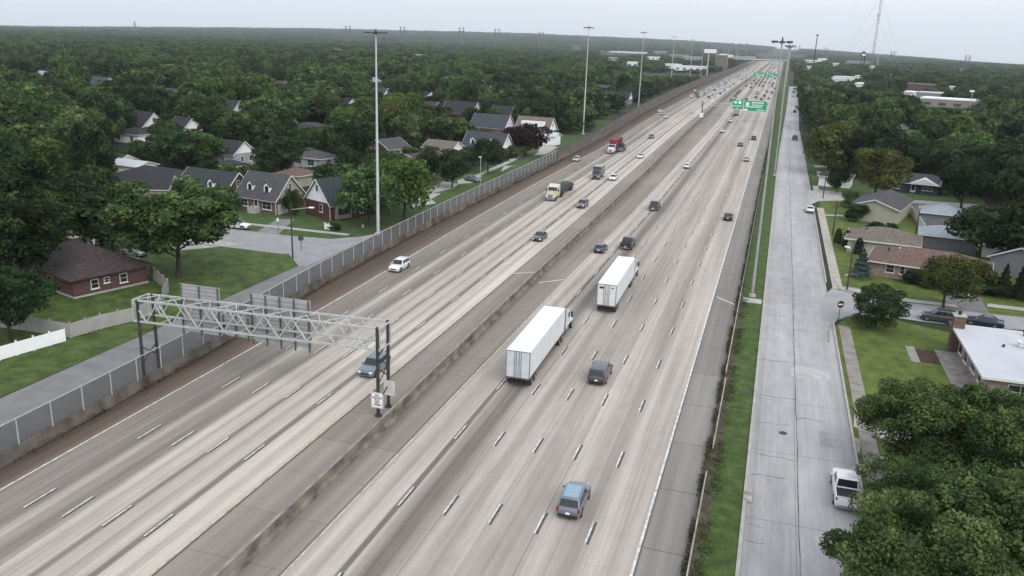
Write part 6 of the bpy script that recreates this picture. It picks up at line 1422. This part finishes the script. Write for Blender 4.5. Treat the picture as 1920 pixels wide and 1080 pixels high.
def place(x, y, h):
    p = PR(x, y, h * .6); lx, nm = min(((l[0], l[1]) for l in LMK), key=lambda l: hypot((p[0] - l[0][0]) * .8, (p[1] - l[0][1]) * 1.2))
    dx, dy = p[0] - lx[0], p[1] - lx[1]
    if abs(dx) < 14 and abs(dy) < 10: return 'next to ' + nm
    if abs(dx) > abs(dy) * 1.1: return ('well ' if abs(dx) > 55 else '') + ('right of ' if dx > 0 else 'left of ') + nm
    return ('well ' if abs(dy) > 38 else '') + ('beyond ' if dy < 0 else 'in front of ') + nm
NIND = 255
for i, (D, x, y, h, r) in enumerate(cand[:NIND]):
    v = random.choices(range(7), WT)[0]
    if x > 0 and random.random() < .3: v = random.choice([5, 3, 4])
    lm = place(x, y, h); tr = 'tree'; sz = 'small' if h < 7.5 else 'tall' if h > 13.5 else 'wide' if r > 7 else 'rounded'
    tree_obj('broadleaf_tree', VAR[v], (x, y), random.uniform(0, 6.28), (r / 5, r / 5, h / 10), f'{sz} {TN[v]} tree {lm}', 'tree', f'{sz} {TN[v]} trees {lm}')

# everything beyond: one wood, its trees instanced on points
LOD = [tree_meshes(300 + i, 10, 5, 1.0, 1500, 1.0, LM[c], limbs=3, merged_=True) for i, c in enumerate(['green', 'dark', 'green', 'dark', 'bright', 'green', 'green'])]
rest = cand[NIND:]; cand = []
ring_fill(1100, 2000, 19, (9, 15), (9, 13)); ring_fill(2000, 3600, 34, (10, 15), (17, 24)); ring_fill(3600, 7600, 75, (10, 17), (38, 54))
rest += [c for c in cand]
def wood(name, pts, protos, label):
    coll = bpy.data.collections.new(name + '_kinds'); 
    for i, m_ in enumerate(protos):
        o = bpy.data.objects.new(f'tree_kind', m_); coll.objects.link(o)
    me = bpy.data.meshes.new(name); P = np.array([(x, y, terrain_z(x, y) - .1) for D, x, y, h, r in pts])
    me.vertices.add(len(P)); me.vertices.foreach_set('co', P.astype(np.float32).ravel())
    sa = me.attributes.new('tree_scale', 'FLOAT_VECTOR', 'POINT'); sa.data.foreach_set('vector', np.array([(r / 5, r / 5, h / 10) for D, x, y, h, r in pts], dtype=np.float32).ravel())
    ra = me.attributes.new('tree_turn', 'FLOAT', 'POINT'); ra.data.foreach_set('value', rng.uniform(0, 6.28, len(P)).astype(np.float32))
    ia = me.attributes.new('tree_kind', 'INT', 'POINT'); ia.data.foreach_set('value', rng.integers(0, len(protos), len(P)).astype(np.int32))
    o = bpy.data.objects.new(name, me); COL.objects.link(o); tag(o, label, 'woodland', kind='stuff')
    ng = bpy.data.node_groups.new(name, 'GeometryNodeTree'); ng.interface.new_socket('Geometry', in_out='INPUT', socket_type='NodeSocketGeometry'); ng.interface.new_socket('Geometry', in_out='OUTPUT', socket_type='NodeSocketGeometry')
    N = ng.nodes; gi = N.new('NodeGroupInput'); go = N.new('NodeGroupOutput'); ip = N.new('GeometryNodeInstanceOnPoints'); ci = N.new('GeometryNodeCollectionInfo')
    ci.inputs['Collection'].default_value = coll; ci.inputs['Separate Children'].default_value = True; ci.inputs['Reset Children'].default_value = True
    def at(nm, ty): a = N.new('GeometryNodeInputNamedAttribute'); a.data_type = ty; a.inputs['Name'].default_value = nm; return a.outputs[0]
    cx = N.new('ShaderNodeCombineXYZ'); K = ng.links.new
    K(gi.outputs[0], ip.inputs['Points']); K(ci.outputs[0], ip.inputs['Instance']); ip.inputs['Pick Instance'].default_value = True
    K(at('tree_kind', 'INT'), ip.inputs['Instance Index']); K(at('tree_turn', 'FLOAT'), cx.inputs[2]); K(cx.outputs[0], ip.inputs['Rotation']); K(at('tree_scale', 'FLOAT_VECTOR'), ip.inputs['Scale']); K(ip.outputs[0], go.inputs[0])
    md = o.modifiers.new('trees', 'NODES'); md.node_group = ng; return o
wood('woodland', rest, LOD, 'unbroken wood of distant tree crowns reaching to the horizon on both sides of the motorway')
print('trees', NIND, 'wood', len(rest))

# weeds and ground cover
def weeds(name, pts, n, h, w, size, m, label):
    rs = np.random.default_rng(len(name) + n); P = []; 
    seg = [(Vector((*a, 0)), Vector((*b, 0))) for a, b in zip(pts, pts[1:])]; Ls = [(b - a).length for a, b in seg]; tot = sum(Ls)
    for i in range(n):
        t = rs.uniform(0, tot); k = 0
        while t > Ls[k] and k < len(Ls) - 1: t -= Ls[k]; k += 1
        a, b = seg[k]; p = a.lerp(b, t / Ls[k]); cl = (sin(p.y * .9) + sin(p.y * .37 + 1) + 1.2) * .5
        if rs.uniform() > cl: continue
        P.append((p.x + rs.normal(0, w), p.y, rs.uniform(.02, h * max(.2, cl))))
    P = np.array(P); d = np.tile(np.array([0., 0., 1.]), (len(P), 1)); V = leaves(P, d, size, rs)
    o = bpy.data.objects.new(name, np_mesh(name, V, 4, m)); COL.objects.link(o); tag(o, label, 'weeds', kind='stuff')
weed_m = leaf_mat('weed_leaves', (.03, .036, .014), (.05, .062, .022), (.10, .10, .05), .1)
dry_m = leaf_mat('dry_weed_leaves', (.05, .04, .025), (.09, .07, .045), (.15, .12, .08), .1)
weeds('weeds', [(-2.6, y) for y in range(30, 131, 4)], 9000, .42, .14, .13, weed_m, 'ragged weeds growing along the right shoulder edge and guardrail')
weeds('weeds', [(-2.55, y) for y in range(130, 330, 8)], 9000, .45, .13, .15, weed_m, 'darker weeds farther along the right shoulder beyond the first mast')
weeds('weeds', [(WB(y) + .3, y) for y in range(30, 260, 5)], 5200, .35, .22, .2, dry_m, 'dry weeds and litter along the foot of the left barrier')
weeds('weeds', [(-1.6, y) for y in range(30, 124, 4)], 7000, .16, .35, .13, weed_m, 'low weeds between the guardrail and the mown grass strip')

# ------------------------------------------------------------------ haze
hz = MB().b2(-8600, 8600, -900, 8600, -60, 330)
hm = bpy.data.materials.new('haze_air'); hm.use_nodes = True; n_ = hm.node_tree; n_.nodes.clear(); vo = n_.nodes.new('ShaderNodeVolumePrincipled'); ou = n_.nodes.new('ShaderNodeOutputMaterial')
vo.inputs['Color'].default_value = (.90, .95, 1.0, 1); vo.inputs['Density'].default_value = 0.00009; vo.inputs['Anisotropy'].default_value = 0.75; n_.links.new(vo.outputs[0], ou.inputs['Volume'])
ho = obj('haze', hz, hm); tag(ho, kind='stuff'); ho['label'] = 'thin pale air over the far trees'; ho['category'] = 'haze'
ho.display_type = 'WIRE'
